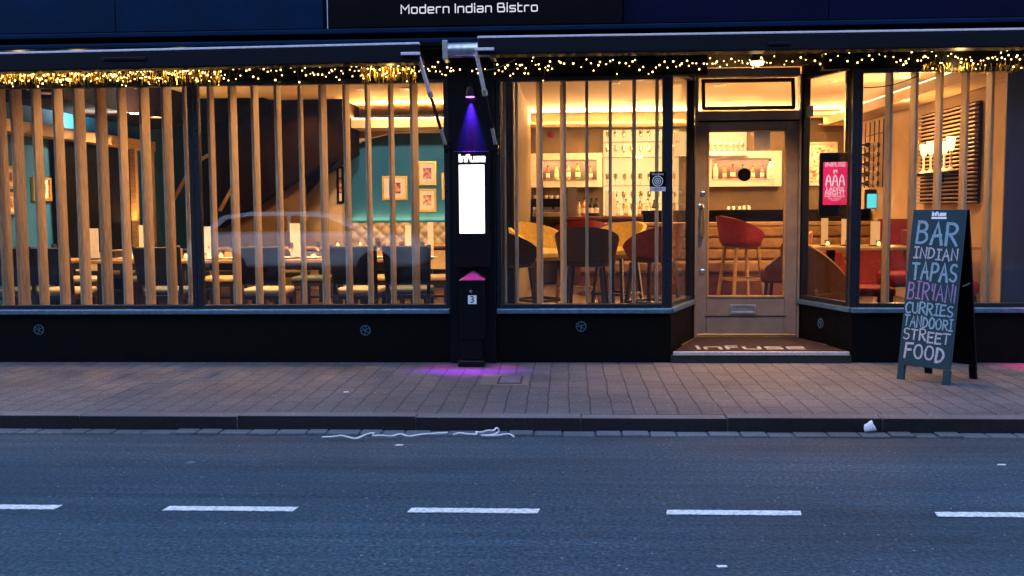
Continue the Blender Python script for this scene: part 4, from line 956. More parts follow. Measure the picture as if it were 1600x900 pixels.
# coffee machine
cx0, cx1 = fx(830, BY-.5, 330), fx(886, BY-.5, 330); cz1 = fz(850, 312, BY-.5)
cm = thing('coffee_machine', 'black coffee machine with stacked cups on the back counter', 'coffee machine', ((cx0+cx1)/2, BY-.4, WZ))
MB().box(cx0, cx1, BY-.5, BY-.1, WZ+.28-.12, max(cz1, WZ+.3)).build('body', M['satin'], cm, bevel=.015); MB().box(cx0+.02, cx1-.02, BY-.55, BY-.12, WZ+.001, WZ+.07).build('drip_tray', M['steel'], cm, bevel=.006)
MB().box(cx0+.02, cx1-.02, BY-.2, BY-.12, WZ+.07, WZ+.17).build('back_plate', M['chrome'], cm)
for k in range(2): MB().tube([(cx0+.14+.22*k, BY-.42, WZ+.16), (cx0+.14+.22*k, BY-.44, WZ+.12), (cx0+.14+.22*k, BY-.60, WZ+.115)], .015, 8).build('portafilter', M['chrome'], cm, smooth=True)
for k in range(5):
    tag(MB().lathe([(.025,0),(.04,.05),(.037,.05),(.022,.008)], (cx0+.06+.09*k, BY-.32, max(cz1, WZ+.3)+.001), 12).build('coffee_cup', M['white'], smooth=True), f'white cup on top of the coffee machine, {ORD[k]} of five', 'cup', 'cups on the coffee machine')
tag(MB().box(fx(887, BY-.5, 330), fx(901, BY-.5, 330), BY-.5, BY-.46, WZ+.001, fz(893, 292, BY-.5)).build('leaflet_board', M['plum'], bevel=.004), 'grey upright board standing beside the coffee machine', 'board')
tag(MB().lathe([(.05,0),(.055,.01),(.055,.02),(.03,.03)], n=16, M=Matrix.Translation(onY(861, 210, BY-.002)) @ Matrix.Rotation(R(90), 4, 'X')).build('alarm_bell', M['red'], smooth=True), 'small red fire alarm bell on the taupe bar wall', 'alarm')
bl = thing('paper_lantern', 'cream square lantern glowing on the bar worktop', 'lantern', (fx(951, BY-.5, 320), BY-.5, WZ))
MB().box(fx(946, BY-.5, 320), fx(962, BY-.5, 320), BY-.55, BY-.42, WZ+.004, fz(953, 298, BY-.5)).build('shade', M['shade_lit'] if False else M['paper'], bl, bevel=.004); MB().box(fx(945, BY-.5, 320), fx(963, BY-.5, 320), BY-.56, BY-.41, WZ+.0005, WZ+.004).build('base', M['dark'], bl)

# long channelled banquette in front of the bar
LY = 6.1; z0, z1 = FZ+.12, fz(1150, 347, LY)
lb = thing('channelled_banquette', 'long brown leather banquette with pale top edge facing the entrance', 'banquette', (2.2, LY, FZ))
xl, xr = fx(905, LY, 400), RWX-.05
for k in range(3):
    za, zb2 = z0+.36+(z1-.06-z0-.36)*k/3, z0+.36+(z1-.06-z0-.36)*(k+1)/3
    MB().box(xl, xr, LY-.02, LY+.15, za+.004, zb2-.004).build('back_channel', M['brown_leather'], lb, bevel=.04, seg=3)
MB().box(xl, xr, LY+.0, LY+.2, z1-.055, z1).build('top_rail', M['oak'], lb, bevel=.01)
MB().box(xl, xr, LY-.45, LY-.025, z0+.2, z0+.36).build('seat', M['brown_leather'], lb, bevel=.04, seg=3); MB().box(xl, xr, LY-.40, LY+.14, FZ, z0+.199).build('base', M['rust'], lb)
# front bar counter behind it
bz = fz(1150, 328, 7.0)
bc = thing('bar_counter', 'dark red timber bar counter behind the banquette', 'counter', (2.4, 7.0, FZ))
MB().box(1.15, RWX-.02, 6.75, 7.15, bz-.06, bz).build('worktop', M['maroon'], bc, bevel=.006); MB().box(1.17, RWX-.03, 6.8, 7.1, FZ, bz-.061).build('front', M['maroon'], bc)
for i, px in enumerate((1138, 1146, 1155, 1162, 1170)): tealight(px, 6.85, f'{ORD[i]} little lit candle on the bar counter behind the door', z=bz+.001, grp='candles on the bar counter')

# tub bar stools
def stool(seat_m, wood):
    t = thing('bar_stool', 'bar stool', 'bar stool', (0,0,0))
    for sx in (-1, 1):
        for sy in (-1, 1): MB().bar((sx*.21, sy*.21, 0), (sx*.15, sy*.15, .64), .036).build('leg', wood, t, bevel=.004)
    m = MB(); h = .24
    for a, b in (((-1,-1),(1,-1)), ((1,-1),(1,1)), ((1,1),(-1,1)), ((-1,1),(-1,-1))): m.bar((a[0]*.19, a[1]*.19, h), (b[0]*.19, b[1]*.19, h), .026)
    m.build('footrest', wood, t)
    m = MB(); m.lathe([(.05,.64),(.22,.645),(.25,.68),(.25,.72),(.22,.755),(.02,.765)], n=24); m.build('seat', seat_m, t, smooth=True)
    def P(u, v):
        a = R(-215+250*u); top = .10+.235*max(0, math.sin(math.pi*u))**.8
        r = .235+.05*v
        return (r*math.cos(a), r*math.sin(a), .70+top*v)
    MB().shell(P, 28, 6, lambda u, v: (math.cos(R(-215+250*u)), math.sin(R(-215+250*u)), 0), .035).build('backrest', seat_m, t, smooth=True)
    return t
ST = {'dark': stool(M['dark_leather'], M['chair_wood']), 'yellow': stool(M['yellow'], M['chair_wood']), 'wine': stool(M['wine'], M['chair_wood']), 'red': stool(M['red'], M['oak'])}
stt = {}
for px, Y, k, rz, sc, lab in ((796, 1.30, 'dark', -1.0, 1.04, 'dark leather tub stool half hidden by the light box pilaster'), (842, 2.15, 'yellow', -2.35, 1.08, 'gold velvet tub stool behind the dark one by the pilaster'), (917, 1.40, 'dark', -.12, 1.04, 'dark leather tub stool, back turned, in the middle of the bar window'),
                              (1020, 1.9, 'wine', .85, 1.06, 'dark red tub stool at the bay end of the bar window'), (965, 3.0, 'yellow', 2.5, 1.06, 'gold velvet tub stool behind the dark red one'), (903, 3.6, 'red', .3, 1.08, 'red tub stool glimpsed above the dark stool back'), (1158, 5.2, 'red', -1.25, 1.10, 'crimson velvet stool with oak legs seen through the door glass')):
    o = ST[k] if k not in stt else copy_tree(ST[k]); stt[k] = 1
    o.location = (fx(px, Y, 420), Y, FZ); o.rotation_euler = (0,0,rz); o.scale = (sc,)*3; o['label'] = lab; o['group'] = 'tub bar stools'
# low tub chairs, tables and red chairs by the chalkboard window
def tub(seat_m):
    t = thing('tub_chair', 'tub chair', 'armchair', (0,0,0))
    for sx in (-1, 1):
        for sy in (-1, 1): MB().bar((sx*.22, sy*.22, 0), (sx*.20, sy*.20, .26), .04).build('leg', M['chair_wood'], t)
    m = MB(); m.box(-.26, .26, -.24, .28, .26, .46); m.build('seat', seat_m, t, bevel=.05, seg=3, smooth=True)
    def P(u, v):
        a = R(-210+240*u); top = .16+.46*max(0, math.sin(math.pi*u))**1.2; r = .29+.04*v
        return (r*math.cos(a), r*math.sin(a)+.02, .30+top*v)
    MB().shell(P, 28, 5, lambda u, v: (math.cos(R(-210+240*u)), math.sin(R(-210+240*u)), 0), .04).build('backrest', seat_m, t, smooth=True)
    P2 = lambda u: (lambda a, top, r: (r*math.cos(a), r*math.sin(a)+.02, .31+top))(R(-210+240*u), .16+.46*max(0, math.sin(math.pi*u))**1.2, .35)
    MB().tube([P2(i/28) for i in range(29)], .014, 6).build('piping', M['oak'], t, smooth=True)
    return t
tc_ = tub(M['rust']); tc_.location = (fx(1272, 1.7, 440), 1.7, FZ); tc_.rotation_euler = (0,0,-1.0); tc_.scale = (.98,)*3; tag(tc_, 'rust leather tub chair with piped edge inside the bay window by the door')
tc2 = copy_tree(tc_); tc2.location = (fx(1226, 4.6, 440), 4.6, FZ); tc2.rotation_euler = (0,0,1.2); tc2.scale = (1,)*3; tag(tc2, 'rust leather tub chair beside the crimson stool behind the door')
def highback(seat_m):
    t = thing('high_back_chair', 'red chair', 'chair', (0,0,0))
    for sx in (-1, 1):
        for sy in (-1, 1): MB().bar((sx*.22, sy*.22, 0), (sx*.21, sy*.21, .3), .045).build('leg', M['chair_wood'], t)
    MB().box(-.26, .26, -.25, .27, .3, .47).build('seat', seat_m, t, bevel=.05, seg=3, smooth=True)
    P = lambda u, v: ((u-.5)*.50*(1-.25*v**3), -.24-.12*v-.05*(1-(2*u-1)**2), .42+.68*v)
    MB().shell(P, 12, 8, lambda u, v: (0,-1,0), .08).build('backrest', seat_m, t, smooth=True)
    return t
hb = highback(M['red'])
for i, (px, Y, rz, lab) in enumerate(((1302, 3.6, math.pi, 'red high backed chair behind the bay table'), (1362, 3.3, 2.9, 'red high backed chair past the bay corner post'), (1412, 3.4, math.pi, 'red high backed chair between the slats beside the chalkboard'), (1478, 2.6, -1.4, 'red high backed chair hidden behind the chalkboard'))):
    o = hb if i == 0 else copy_tree(hb); o.location = (fx(px, Y, 420), Y, FZ); o.rotation_euler = (0,0,rz); o.scale = (1,1,(.62,.66,1.0,.9)[i]); o['label'] = lab; o['group'] = 'red high backed chairs'
def bar_table():
    t = thing('lounge_table', 'table', 'table', (0,0,0))
    MB().box(-.5, .5, -.35, .35, .78, .815).build('tabletop', M['oak'], t, bevel=.006)
    MB().lathe([(.05,.03),(.05,.78)], n=14).build('pedestal', M['satin'], t, smooth=True); MB().lathe([(.26,0),(.26,.012),(.06,.03)], n=20).build('base', M['satin'], t, smooth=True)
    return t
lt = bar_table()
for i, (px, Y, lab) in enumerate(((1298, 2.65, 'pedestal table with candle in the bay window by the door'), (1384, 2.5, 'pedestal table behind the first slat past the bay corner'), (1450, 2.5, 'pedestal table behind the chalkboard'))):
    o = lt if i == 0 else copy_tree(lt); o.location = (fx(px, Y, 400), Y, FZ); o['label'] = lab; o['group'] = 'pedestal tables'
for a in ((1288, 341, 385, 10, 2.6, 'tall menu card on the bay table'), (1318, 342, 385, 7, 2.65, 'narrow menu card beside the bay corner post'), (1367, 346, 388, 14, 2.45, 'wide menu card just past the bay corner post')): menu(*a, z=FZ+.816)
for i, (px, Y) in enumerate(((1293, 2.5), (1325, 2.55), (1373, 2.35))): tealight(px, Y, f'candle in a glass, {ORD[i]} on the pedestal tables', z=FZ+.816, grp='candles on the pedestal tables')

# painting + washer light, till screen
framed(fx(1262, BY, 250), fx(1308, BY, 250), fz(1290, 290, BY), fz(1290, 222, BY), BY-.001, 'cream canvas with red blossom strokes under the soffit light', art_mat(9, (.5,.06,.04), (.75,.45,.3), (.85,.75,.6)), fm=M['paper'], mt_=.08, grp=None)
ts = thing('till_screen', 'glowing teal till screen on the bar counter past the bay corner', 'screen', (fx(1366, 6.6, 320), 6.6, bz))
MB().box(fx(1350, 6.6, 320), fx(1382, 6.6, 320), 6.55, 6.6, bz+.001, fz(1366, 296, 6.6)).build('casing', M['satin'], ts, bevel=.008)
MB().box(fx(1353, 6.6, 320), fx(1379, 6.6, 320), 6.543, 6.549, fz(1366, 325, 6.6), fz(1366, 303, 6.6)).build('display', M['screen_cyan'], ts)

# right wall: wine rack, slatted panel with goblet lamps
wr = thing('wine_rack', 'wire wine rack fixed to the plaster wall', 'wine rack', onX(1366, 300, RWX))
A = onX(1353, 190, RWX-.02); B = onX(1381, 190, RWX-.02); zlo, zhi = onX(1366, 293, RWX).z, onX(1366, 190, RWX).z; m = MB()
for k in range(5):
    y = A.y+(B.y-A.y)*k/4; m.bar((RWX-.02, y, zlo), (RWX-.02, y, zhi), .012); m.bar((RWX-.16, y, zlo), (RWX-.16, y, zlo+.62*(zhi-zlo)), .010)
m.bar((RWX-.02, A.y, zhi-.2), (RWX-.02, B.y, zhi-.2), .012); m.build('frame', M['satin'], wr)
for r_ in range(5):
    for c_ in range(2):
        y = A.y+(B.y-A.y)*(.25+.5*c_); z = onX(1366, 226+15*r_, RWX-.1).z
        t = thing('wine_bottle', f'dark wine bottle lying in the wall rack, {ORD[r_]} row, {"far" if c_ == 0 else "near"} column', 'bottle', (RWX-.07, y, z), 'bottles in the wine rack')
        Mx = Matrix.Translation((RWX-.01, y, z)) @ Matrix.Rotation(R(-90), 4, 'Y')
        MB().lathe([(.03,0),(.037,.01),(.037,.18),(.015,.22),(.014,.27)], n=12, M=Mx).build('body', BOT[6], t, smooth=True); MB().lathe([(.0385,.04),(.0385,.14)], n=12, M=Mx).build('paper_label', M['paper'], t, smooth=True)
sp = thing('slatted_panel', 'ribbed timber wall panel carrying goblet lamps', 'wall panel', onX(1480, 320, RWX))
A = onX(1434, 178, RWX-.1); B = onX(1522, 160, RWX-.1); zlo, zhi = onX(1480, 318, RWX-.08).z, (A.z+B.z)/2
MB().box(RWX-.05, RWX-.001, B.y, A.y, zlo, zhi).build('backing', M['dark'], sp)
nsl = 24
for k in range(nsl):
    z = zlo+(zhi-zlo)*k/nsl; MB().box(RWX-.10, RWX-.05, B.y-.04, A.y, z+.006, z+(zhi-zlo)/nsl-.022).build('slat', M['oak'], sp, bevel=.006)
sh = thing('lamp_shelf', 'dark narrow shelf on the ribbed timber panel', 'shelf', onX(1470, 272, RWX-.2))
zz = onX(1470, 269, RWX-.17).z; ya, yb = onX(1498, 270, RWX-.17).y, onX(1436, 270, RWX-.17).y
MB().box(RWX-.26, RWX-.101, ya, yb, zz-.03, zz).build('board', M['dark'], sh, bevel=.003); MB().bar((RWX-.104, (ya+yb)/2, zz-.03), (RWX-.104, (ya+yb)/2, zz-.12), .02).build('bracket', M['dark'], sh)
for i, px in enumerate((1443, 1454, 1475, 1485)):
    y = onX(px, 265, RWX-.18).y; t = thing('goblet_lamp', f'lit goblet shaped lamp, {ORD[i]} along the shelf on the ribbed panel', 'lamp', (RWX-.18, y, zz), 'goblet lamps on the ribbed panel')
    h = .40 if i in (3,) else (.36 if i != 1 else .38)
    MB().lathe([(.05,.001),(.045,.02),(.012,.05),(.012,h*.55),(.02,h*.58)], (RWX-.18, y, zz), 14).build('stem', M['white'], t, smooth=True)
    MB().lathe([(.02,h*.58),(.036,h*.66),(.055,h),(.051,h),(.032,h*.67)], (RWX-.18, y, zz), 16).build('lamp_shade', M['shade_lit'], t, smooth=True)
    lamp('POINT', (RWX-.30, y, zz+h*.9), 5, parent=t, size=.05, name='goblet_light')

# ------------------------------------------------------------------ signs on the glass
nz = onY(1265, 174, .6); o_, d_, n_ = RS
ph = thing('paper_notice', 'small white paper notice stuck on the bay glass by the door', 'notice', tuple(onY(1268, 174, .7)))
u = 0.72; c = o_+d_*(DY*.86)
F = frame_mat(o_+d_*.70+n_*.024+Vector((0,0,fz(1266, 174, .6))), -d_, (0,0,1)) if False else None
pc = o_+d_*(0.72)-n_*.004; pz = fz(1266, 174, pc.y)
vs = [pc + d_*a + n_*b + Vector((0,0,pz+c_)) for a in (-.06, .06) for b in (.026, .029) for c_ in (-.05, .05)]
MB().hexa(vs).build('sheet', M['paper'], ph)
tag(MB().box(fx(1178, DY), fx(1203, DY), DY+.020, DY+.022, fz(1190, 234, DY), fz(1190, 206, DY)).build('door_notice', M['paper']), 'white paper sheet taped inside the top of the door glass', 'notice')
rs = thing('round_sign', 'round black open sign hung in the door glass', 'sign', (fx(1163, DY), DY, fz(1163, 273, DY)))
MB().lathe([(.001,0),(.063,0),(.063,.005),(.001,.005)], n=28, M=Matrix.Translation((fx(1163, DY), DY+.010, fz(1163, 273, DY))) @ Matrix.Rotation(R(90), 4, 'X')).build('disc', M['sign_black'], rs)
text_mesh('Open', .042, WALLF(fx(1163, DY), fz(1163, 273, DY), DY+.0035), M['awning'], 'lettering', rs)
gx, gz = fx(1027, -.01), fz(1027, 284, -.01)
gp = thing('guide_plaque', 'black award sticker with rings and 2019 strip on the bay post', 'sticker', (gx, -.02, gz))
MB().box(fx(1015, -.04), fx(1040, -.04), -.046, -.042, fz(1027, 292, -.04), fz(1027, 268, -.04)).build('panel', M['sign_black'], gp); MB().box(fx(1015, -.04), fx(1040, -.04), -.046, -.042, fz(1027, 299, -.04), fz(1027, 292.2, -.04)).build('date_strip', M['white_trim'], gp)
mb = MB(); cz = fz(1027, 283, -.04)
for r_ in (.044, .026, .010): ribbon(mb, [(r_*math.cos(R(a)), r_*math.sin(R(a))) for a in range(0, 361, 15)], .007, lambda u, v, h: Vector((gx+u, -.0465-h, cz+v)), 0, .001)
mb.build('emblem', M['paper'], gp)
text_mesh('Hardens', .030, WALLF(gx, fz(1027, 272, -.04), -.047), M['paper'], 'lettering', gp); text_mesh('2019', .034, WALLF(gx, fz(1027, 295.6, -.04), -.047), M['sign_black'], 'date', gp)
# digital display in the bay, hung parallel to the street just inside the glass
SYd = .34
ds = thing('display_screen', 'black cased screen showing a pink ladies night advert in the bay', 'screen', (fx(1304, SYd), SYd, fz(1304, 338, SYd)))
qx0, qx1, qz0, qz1 = fx(1281, SYd), fx(1327, SYd), fz(1304, 338, SYd), fz(1304, 238, SYd)
RXd = Matrix.Translation((qx1, SYd, 0)) @ Matrix.Rotation(R(-6), 4, 'Z') @ Matrix.Translation((-qx1, -SYd, 0))
MB().box(qx0, qx1, SYd, SYd+.05, qz0, qz1, RXd).build('casing', M['satin'], ds, bevel=.012)
ex0, ex1, ez0, ez1 = fx(1286.5, SYd), fx(1323.5, SYd), fz(1304, 320, SYd), fz(1304, 253, SYd)
MB().box(ex0, ex1, SYd-.003, SYd-.001, ez0, ez1, RXd).build('display', M['screen_pink'], ds)
exc = (ex0+ex1)/2; eh = ez1-ez0
for s, sz_, f in (('INFUSE', .058, .935), ('LADIES', .050, .365), ('NIGHT', .058, .27), ('EVERY THURSDAY', .022, .195), ('2 for 1 cocktails', .017, .145), ('from 5pm', .016, .11)):
    text_mesh(s, sz_, RXd @ WALLF(exc, ez0+eh*f, SYd-.0045), M['screen_white'], 'advert_text', ds)
mb = MB()
for k in (-1, 0, 1):
    cx_ = exc+k*.058; zz_ = ez0+eh*.50
    F = lambda u, v, h: RXd @ Vector((u, SYd-.004-h, v))
    ribbon(mb, [(cx_-.022, zz_-.02), (cx_-.012, zz_+.055), (cx_, zz_+.075), (cx_+.012, zz_+.055), (cx_+.022, zz_-.02)], .010, F, .0004*(k+1), .001)
    ribbon(mb, [(cx_-.010, zz_+.02), (cx_+.010, zz_+.02)], .008, F, .002, .001)
ribbon(mb, [(exc-.012, ez0+eh*.74), (exc-.012, ez0+eh*.80), (exc+.012, ez0+eh*.80), (exc+.012, ez0+eh*.76)], .010, lambda u, v, h: RXd @ Vector((u, SYd-.004-h, v)), .0024, .001)
mb.build('advert_figures', M['screen_white'], ds)
MB().bar((qx1-.02, SYd+.02, qz1), (qx1-.02, SYd+.02, 2.80), .05).build('bracket', M['satin'], ds)

# ------------------------------------------------------------------ pilaster furniture: uplit spot, light box, number pillar
def wall_spot(xc, zt, label, fc=(1, .02, .62), c1=(.10, .02, 1), c2=(.75, .03, .9)):
    t = thing('wall_spotlight', label, 'spotlight', (xc, -.10, zt), 'purple pilaster spotlights')
    MB().box(xc-.02, xc+.02, -.13, -.101, zt+.05, zt+.12).build('bracket', M['satin'], t)
    MB().lathe([(.015,.09),(.03,.08),(.042,.02),(.042,0),(.03,-.002)], (xc, -.165, zt), 18).build('housing', M['satin'], t, smooth=True)
    MB().lathe([(.001,-.003),(.038,-.003),(.038,-.007),(.001,-.007)], (xc, -.165, zt), 18).build('lens', M['purple_led'], t)
    lamp('SPOT', (xc, -.128, zt+.00), 1500, color=c1, parent=t, aim=(xc, -.085, zt-1.2), spot=42, blend=1, size=.01, name='blue_beam')
    lamp('SPOT', (xc, -.13, zt-.00), 800, color=c2, parent=t, aim=(xc, -.10, 0), spot=22, blend=1, size=.01, name='violet_beam')
    lamp('SPOT', (xc, -.25, zt-.02), 160, color=fc, parent=t, aim=(xc, -.42, 0), spot=26, blend=.9, size=.02, name='floor_beam')
PC = (P0+P1)/2
wall_spot(PC, fz(737, 151, -.15), 'purple spotlight washing the pilaster above the light box')
wall_spot((Q0+Q1)/2, fz(1680, 145, -.15), 'purple spotlight on the next pilaster past the picture edge', (1, .02, .30), (1, .02, .25), (1, .02, .30))
Yb = -.19
lbx = thing('menu_light_box', 'black box with a glowing white menu panel on the pilaster', 'light box', (PC, -.1, fz(737, 420, Yb)))
bx0, bx1, bz1, bz0 = fx(709, Yb), fx(765, Yb), fz(737, 236, Yb), fz(737, 418, Yb)
MB().box(bx0, bx1, Yb, -.101, bz0, bz1).build('casing', M['pillar_black'], lbx, bevel=.006)
MB().box(fx(717.5, Yb), fx(757, Yb), Yb-.008, Yb-.001, fz(737, 364.5, Yb), fz(737, 257.5, Yb)).build('lit_panel', M['lightbox'], lbx, bevel=.003)
mb = MB(); tx = fx(717.5, Yb); tech_text(mb, 'infuse', .052, (fx(757, Yb)-tx)*1.05, .017, lambda u, v, h: Vector((tx+.008+u, Yb-.002-h, fz(737, 252, Yb)+v)), gap=.30)
mb.build('logo', M['logo_lit'], lbx)
npx = (fx(714, -.2), fx(758, -.2))
npl = thing('number_pillar', 'black pillar with pointed cap carrying a white number 3 plate', 'pillar', (PC, -.2, PZ))
a0, a1 = fx(721, -.30, 540), fx(752, -.30, 540)
b0_, b1_ = fx(717, -.30), fx(755, -.30); yp0, yp1 = -.32, -.105; zcap = fz(736, 438, -.31); ztopc = fz(736, 429, -.31)
MB().box(a0, a1, yp0+.02, yp1, PZ+.06, fz(736, 530, -.3)).build('pedestal', M['pillar_black'], npl, bevel=.006)
MB().box(b0_, b1_, yp0, yp1, fz(736, 530, -.3), zcap).build('body', M['pillar_black'], npl, bevel=.006)
m = MB(); bq_ = [m.bm.verts.new(p) for p in ((b0_-.008, yp0-.012, zcap+.001), (b1_+.008, yp0-.012, zcap+.001), (b1_+.008, yp1, zcap+.001), (b0_-.008, yp1, zcap+.001))]; ap = m.bm.verts.new(((b0_+b1_)/2, yp1-.03, ztopc+.03))
m.bm.faces.new(bq_)
for k in range(4): m.bm.faces.new((bq_[k], bq_[(k+1) % 4], ap))
m.build('cap', M['cap'], npl)
MB().box(a0-.03, a1+.03, yp0-.02, yp1, PZ-.005, PZ+.06).build('base', M['pillar_black'], npl, bevel=.015)
pl_ = MB().box(fx(729.5, -.32), fx(743, -.32), yp0-.006, yp0-.001, fz(736, 475, -.32), fz(736, 461.5, -.32)).build('number_plate', M['white'], npl)
text_mesh('3', .085, WALLF(fx(736, -.32), fz(736, 468.5, -.32), yp0-.007), M['sign_black'], 'numeral', pl_, extrude=.0008)
MB().lathe([(.012,0),(.014,.004),(.004,.006)], n=12, M=Matrix.Translation((fx(734, -.32), yp0-.001, fz(736, 455, -.32))) @ Matrix.Rotation(R(90), 4, 'X')).build('lock', M['chrome'], npl, smooth=True)

# ------------------------------------------------------------------ sign panel and awnings
sgy = -.17
sg = thing('fascia_sign', 'black fascia sign lettered Modern Indian Bistro in white', 'sign', (fx(742, sgy), sgy, zc+.02))
MB().box(fx(512, sgy, 20), fx(972, sgy, 20), sgy, -.05, zc+.015, 4.0).build('panel', M['sign_black'], sg, bevel=.005)
MB().box(fx(510.5, sgy, 20), fx(512, sgy, 20), sgy+.01, -.05, zc+.015, 4.0).build('edge_strip', M['white_trim'], sg)
tx0_, tx1_ = fx(627, sgy, 14), fx(841, sgy, 12); lz = fz(735, 19.2, sgy)
kk = (tx1_-tx0_)*1.012/tech_width('Modern Indian Bistro', .30, .42); us = 0
for wrd in ('Modern', 'Indian', 'Bistro'):
    mb = MB(); tech_text(mb, wrd, 12.5*8.97/1600, kk*tech_width(wrd, .30, .42), .0092, lambda u, v, h, us=us: Vector((tx0_+us+u, sgy-.002-h, lz+v)), gap=.30, space=.42); mb.build('lettering', M['sign_letter'], sg)
    us += kk*(tech_width(wrd, .30, .42)+.42)

def awning(pxa, pya, pxb, pyb, hpx, label, armside, x_ext=None):
    Y0 = -.52; A, B = onY(pxa, pya, Y0), onY(pxb, pyb, Y0); h = hpx*8.6/1600
    t = thing('awning', label, 'awning', ((A.x+B.x)/2, Y0, A.z))
    def slab(y0, y1, za, zb_):
        return MB().hexa([Vector(p) for p in ((A.x,y0,A.z+za),(A.x,y0,A.z+zb_),(A.x,y1,A.z+za),(A.x,y1,A.z+zb_),(B.x,y0,B.z+za),(B.x,y0,B.z+zb_),(B.x,y1,B.z+za),(B.x,y1,B.z+zb_))])
    slab(Y0, Y0+.05, -h, -.012).build('front_bar', M['awning'], t, bevel=.01)
    slab(Y0-.006, Y0+.06, -.0118, .006).build('edge_trim', M['white_trim'], t, bevel=.003)
    slab(Y0+.052, -.165, -h*.86, -h*.30).build('cassette', M['awning'], t, bevel=.02)
    return t, A, B, h
wl, A1_, B1_, h1 = awning(-420, 93, 655, 67, 29, 'retracted dark awning cassette over the dining windows', 1)
wr_, A2_, B2_, h2 = awning(746, 57.5, 1900, 40, 27, 'retracted dark awning cassette over the bar window and door', -1)
def arm(t, p0, p1, y0, y1):
    a, b = onY(*p0, y0), onY(*p1, y1); m1, m2 = a+(b-a)*.42, a+(b-a)*.80
    m = MB(); m.bar(a, m1, .03, .022); m.build('arm', M['white_trim'], t, bevel=.003)
    m = MB(); m.bar(m1, m2, .022, .018); m.build('arm', M['awning'], t, bevel=.003)
    MB().bar(m2, b, .028, .02).build('arm', M['steel'], t, bevel=.003)
    MB().tube([m1-(b-a).normalized()*.03, m1+(b-a).normalized()*.02], .024, 10).build('knuckle', M['steel'], t, smooth=True)
    MB().tube([b+Vector((0,-.02,0)), b+Vector((0,.12,0))], .022, 10).build('pivot', M['satin'], t, smooth=True)
    MB().bar(b+Vector((0,.02,-.06)), b+Vector((0,.02,.06)), .03, .02).build('bracket', M['satin'], t)
arm(wl, (654, 88), (697, 229), -.48, -.16); arm(wr_, (744, 82), (775, 229), -.48, -.16)
for t, (x0, x1, py) in ((wl, (627, 656, 84)), (wr_, (744, 770, 77))):
    c = onY((x0+x1)/2, py, -.54); MB().box(c.x-.08, c.x+.08, -.56, -.52, c.z-.012, c.z+.012).build('arm_clamp', M['white_trim'], t, bevel=.003)
for t, (x0, x1, py) in ((wl, (160, 228, 92)), (wr_, (1200, 1236, 68))):
    a, b = onY(x0, py, -.53), onY(x1, py, -.53); MB().box(a.x, b.x, -.534, -.523, a.z-.016, a.z+.012).build('cover_plate', M['satin'], t, bevel=.004)
rh = thing('shutter_motor', 'grey metal roller tube between the two awnings', 'shutter motor', tuple(onY(725, 78, -.3)))
a, b = onY(697, 79, -.3), onY(770, 77, -.3)
MB().tube([a, b], .064, 20).build('barrel', M['steel'], rh, smooth=True)
for p in (a, b): MB().box(p.x-.022, p.x+.022, -.385, -.16, p.z-.085, p.z+.075).build('bracket', M['steel'], rh, bevel=.004)
# chain beside the second awning arm
p0_, p1_ = onY(757, 110, -.3), onY(806, 92, -.3); ch = MB()
for k in range(12):
    a = p0_+(p1_-p0_)*k/12; b = p0_+(p1_-p0_)*(k+.8)/12; a.z -= .02*math.sin(math.pi*k/12); b.z -= .02*math.sin(math.pi*(k+.8)/12); ch.bar(a, b, .012, .006)
tag(ch.build('safety_chain', M['steel']), 'short steel chain slung beside the awning arm', 'chain')

pa_, pb_ = onY(1350, 137, -.02), onY(1436, 118, -.02)
part(MB().tube([pa_ + (pb_-pa_)*k/8 - Vector((0,0,.03*math.sin(math.pi*k/8))) for k in range(9)], .004, 6), 'cable', M['wire'])
# lamp over the door
dl = thing('porch_lamp', 'round warm lamp under the header above the door', 'lamp', (fx(1183, .03, 98), .03, 2.80))
pxl = fx(1183, .03, 100); zl = fz(1183, 99, .03)
MB().lathe([(.001,.012),(.060,.010),(.052,-.012),(.001,-.022)], (pxl, .03, zl), 18).build('lens', M['door_lamp'], dl, smooth=True)
MB().lathe([(.03,2.80-zl),(.075,.03),(.078,.012),(.062,.011),(.05,.02)], (pxl, .03, zl), 20).build('rim', M['brass'], dl, smooth=True)
lamp('SPOT', (pxl, .03, zl-.04), 60, parent=dl, aim=(pxl, -.05, 0), spot=125, blend=.8, size=.05, name='porch_light')
lamp('SPOT', (pxl, .0, zl-.04), 105, color=WARM, parent=dl, aim=(pxl, -.75, 0), spot=75, blend=1, size=.05, name='porch_beam')

# ------------------------------------------------------------------ fairy lights and tinsel along the header
bulb_me = None
def string(px0, px1, ctr, spread, n, label, tint=None):
    global bulb_me
    Y = -.075
    t = thing('fairy_light_string', label, 'fairy lights', (fx((px0+px1)/2, Y, 110), Y, fz((px0+px1)/2, ctr, Y)), 'fairy light strings along the shopfront')
    pts = []
    for i in range(n):
        f = (i+random.random())/n; px = px0+(px1-px0)*f; c = ctr if not callable(ctr) else ctr(px)
        py = c + 1.35*spread*max(-1.15, min(1.15, random.gauss(0, .5)))
        pts.append(onY(px, py, Y+random.uniform(-.05, .02)))
    m = MB(); 
    for k in range(0, n-1): 
        if (pts[k+1]-pts[k]).length > .003: m.tube([pts[k], pts[k+1]], .0022, 4, cap=False)
    m.build('wire', M['wire'], t)
    off = t.location
    for p in pts:
        if bulb_me is None:
            b = MB(); b.lathe([(.001,-.006),(.0045,-.0045),(.0063,0),(.0045,.0045),(.001,.006)], n=8); o = b.build('bulb', M['bulb'], None, smooth=True); bulb_me = o.data; o.parent = t
        else:
            o = bpy.data.objects.new('bulb', bulb_me); COL.objects.link(o); o.parent = t
        o.location = p-off; o.scale = (random.choice((.7, .9, 1, 1.2)),)*3
string(-30, 110, 118, 11, 90, 'dense golden fairy light string at the picture edge corner')
string(105, 235, 117, 12, 75, 'golden fairy light string over the fourth to seventh slats')
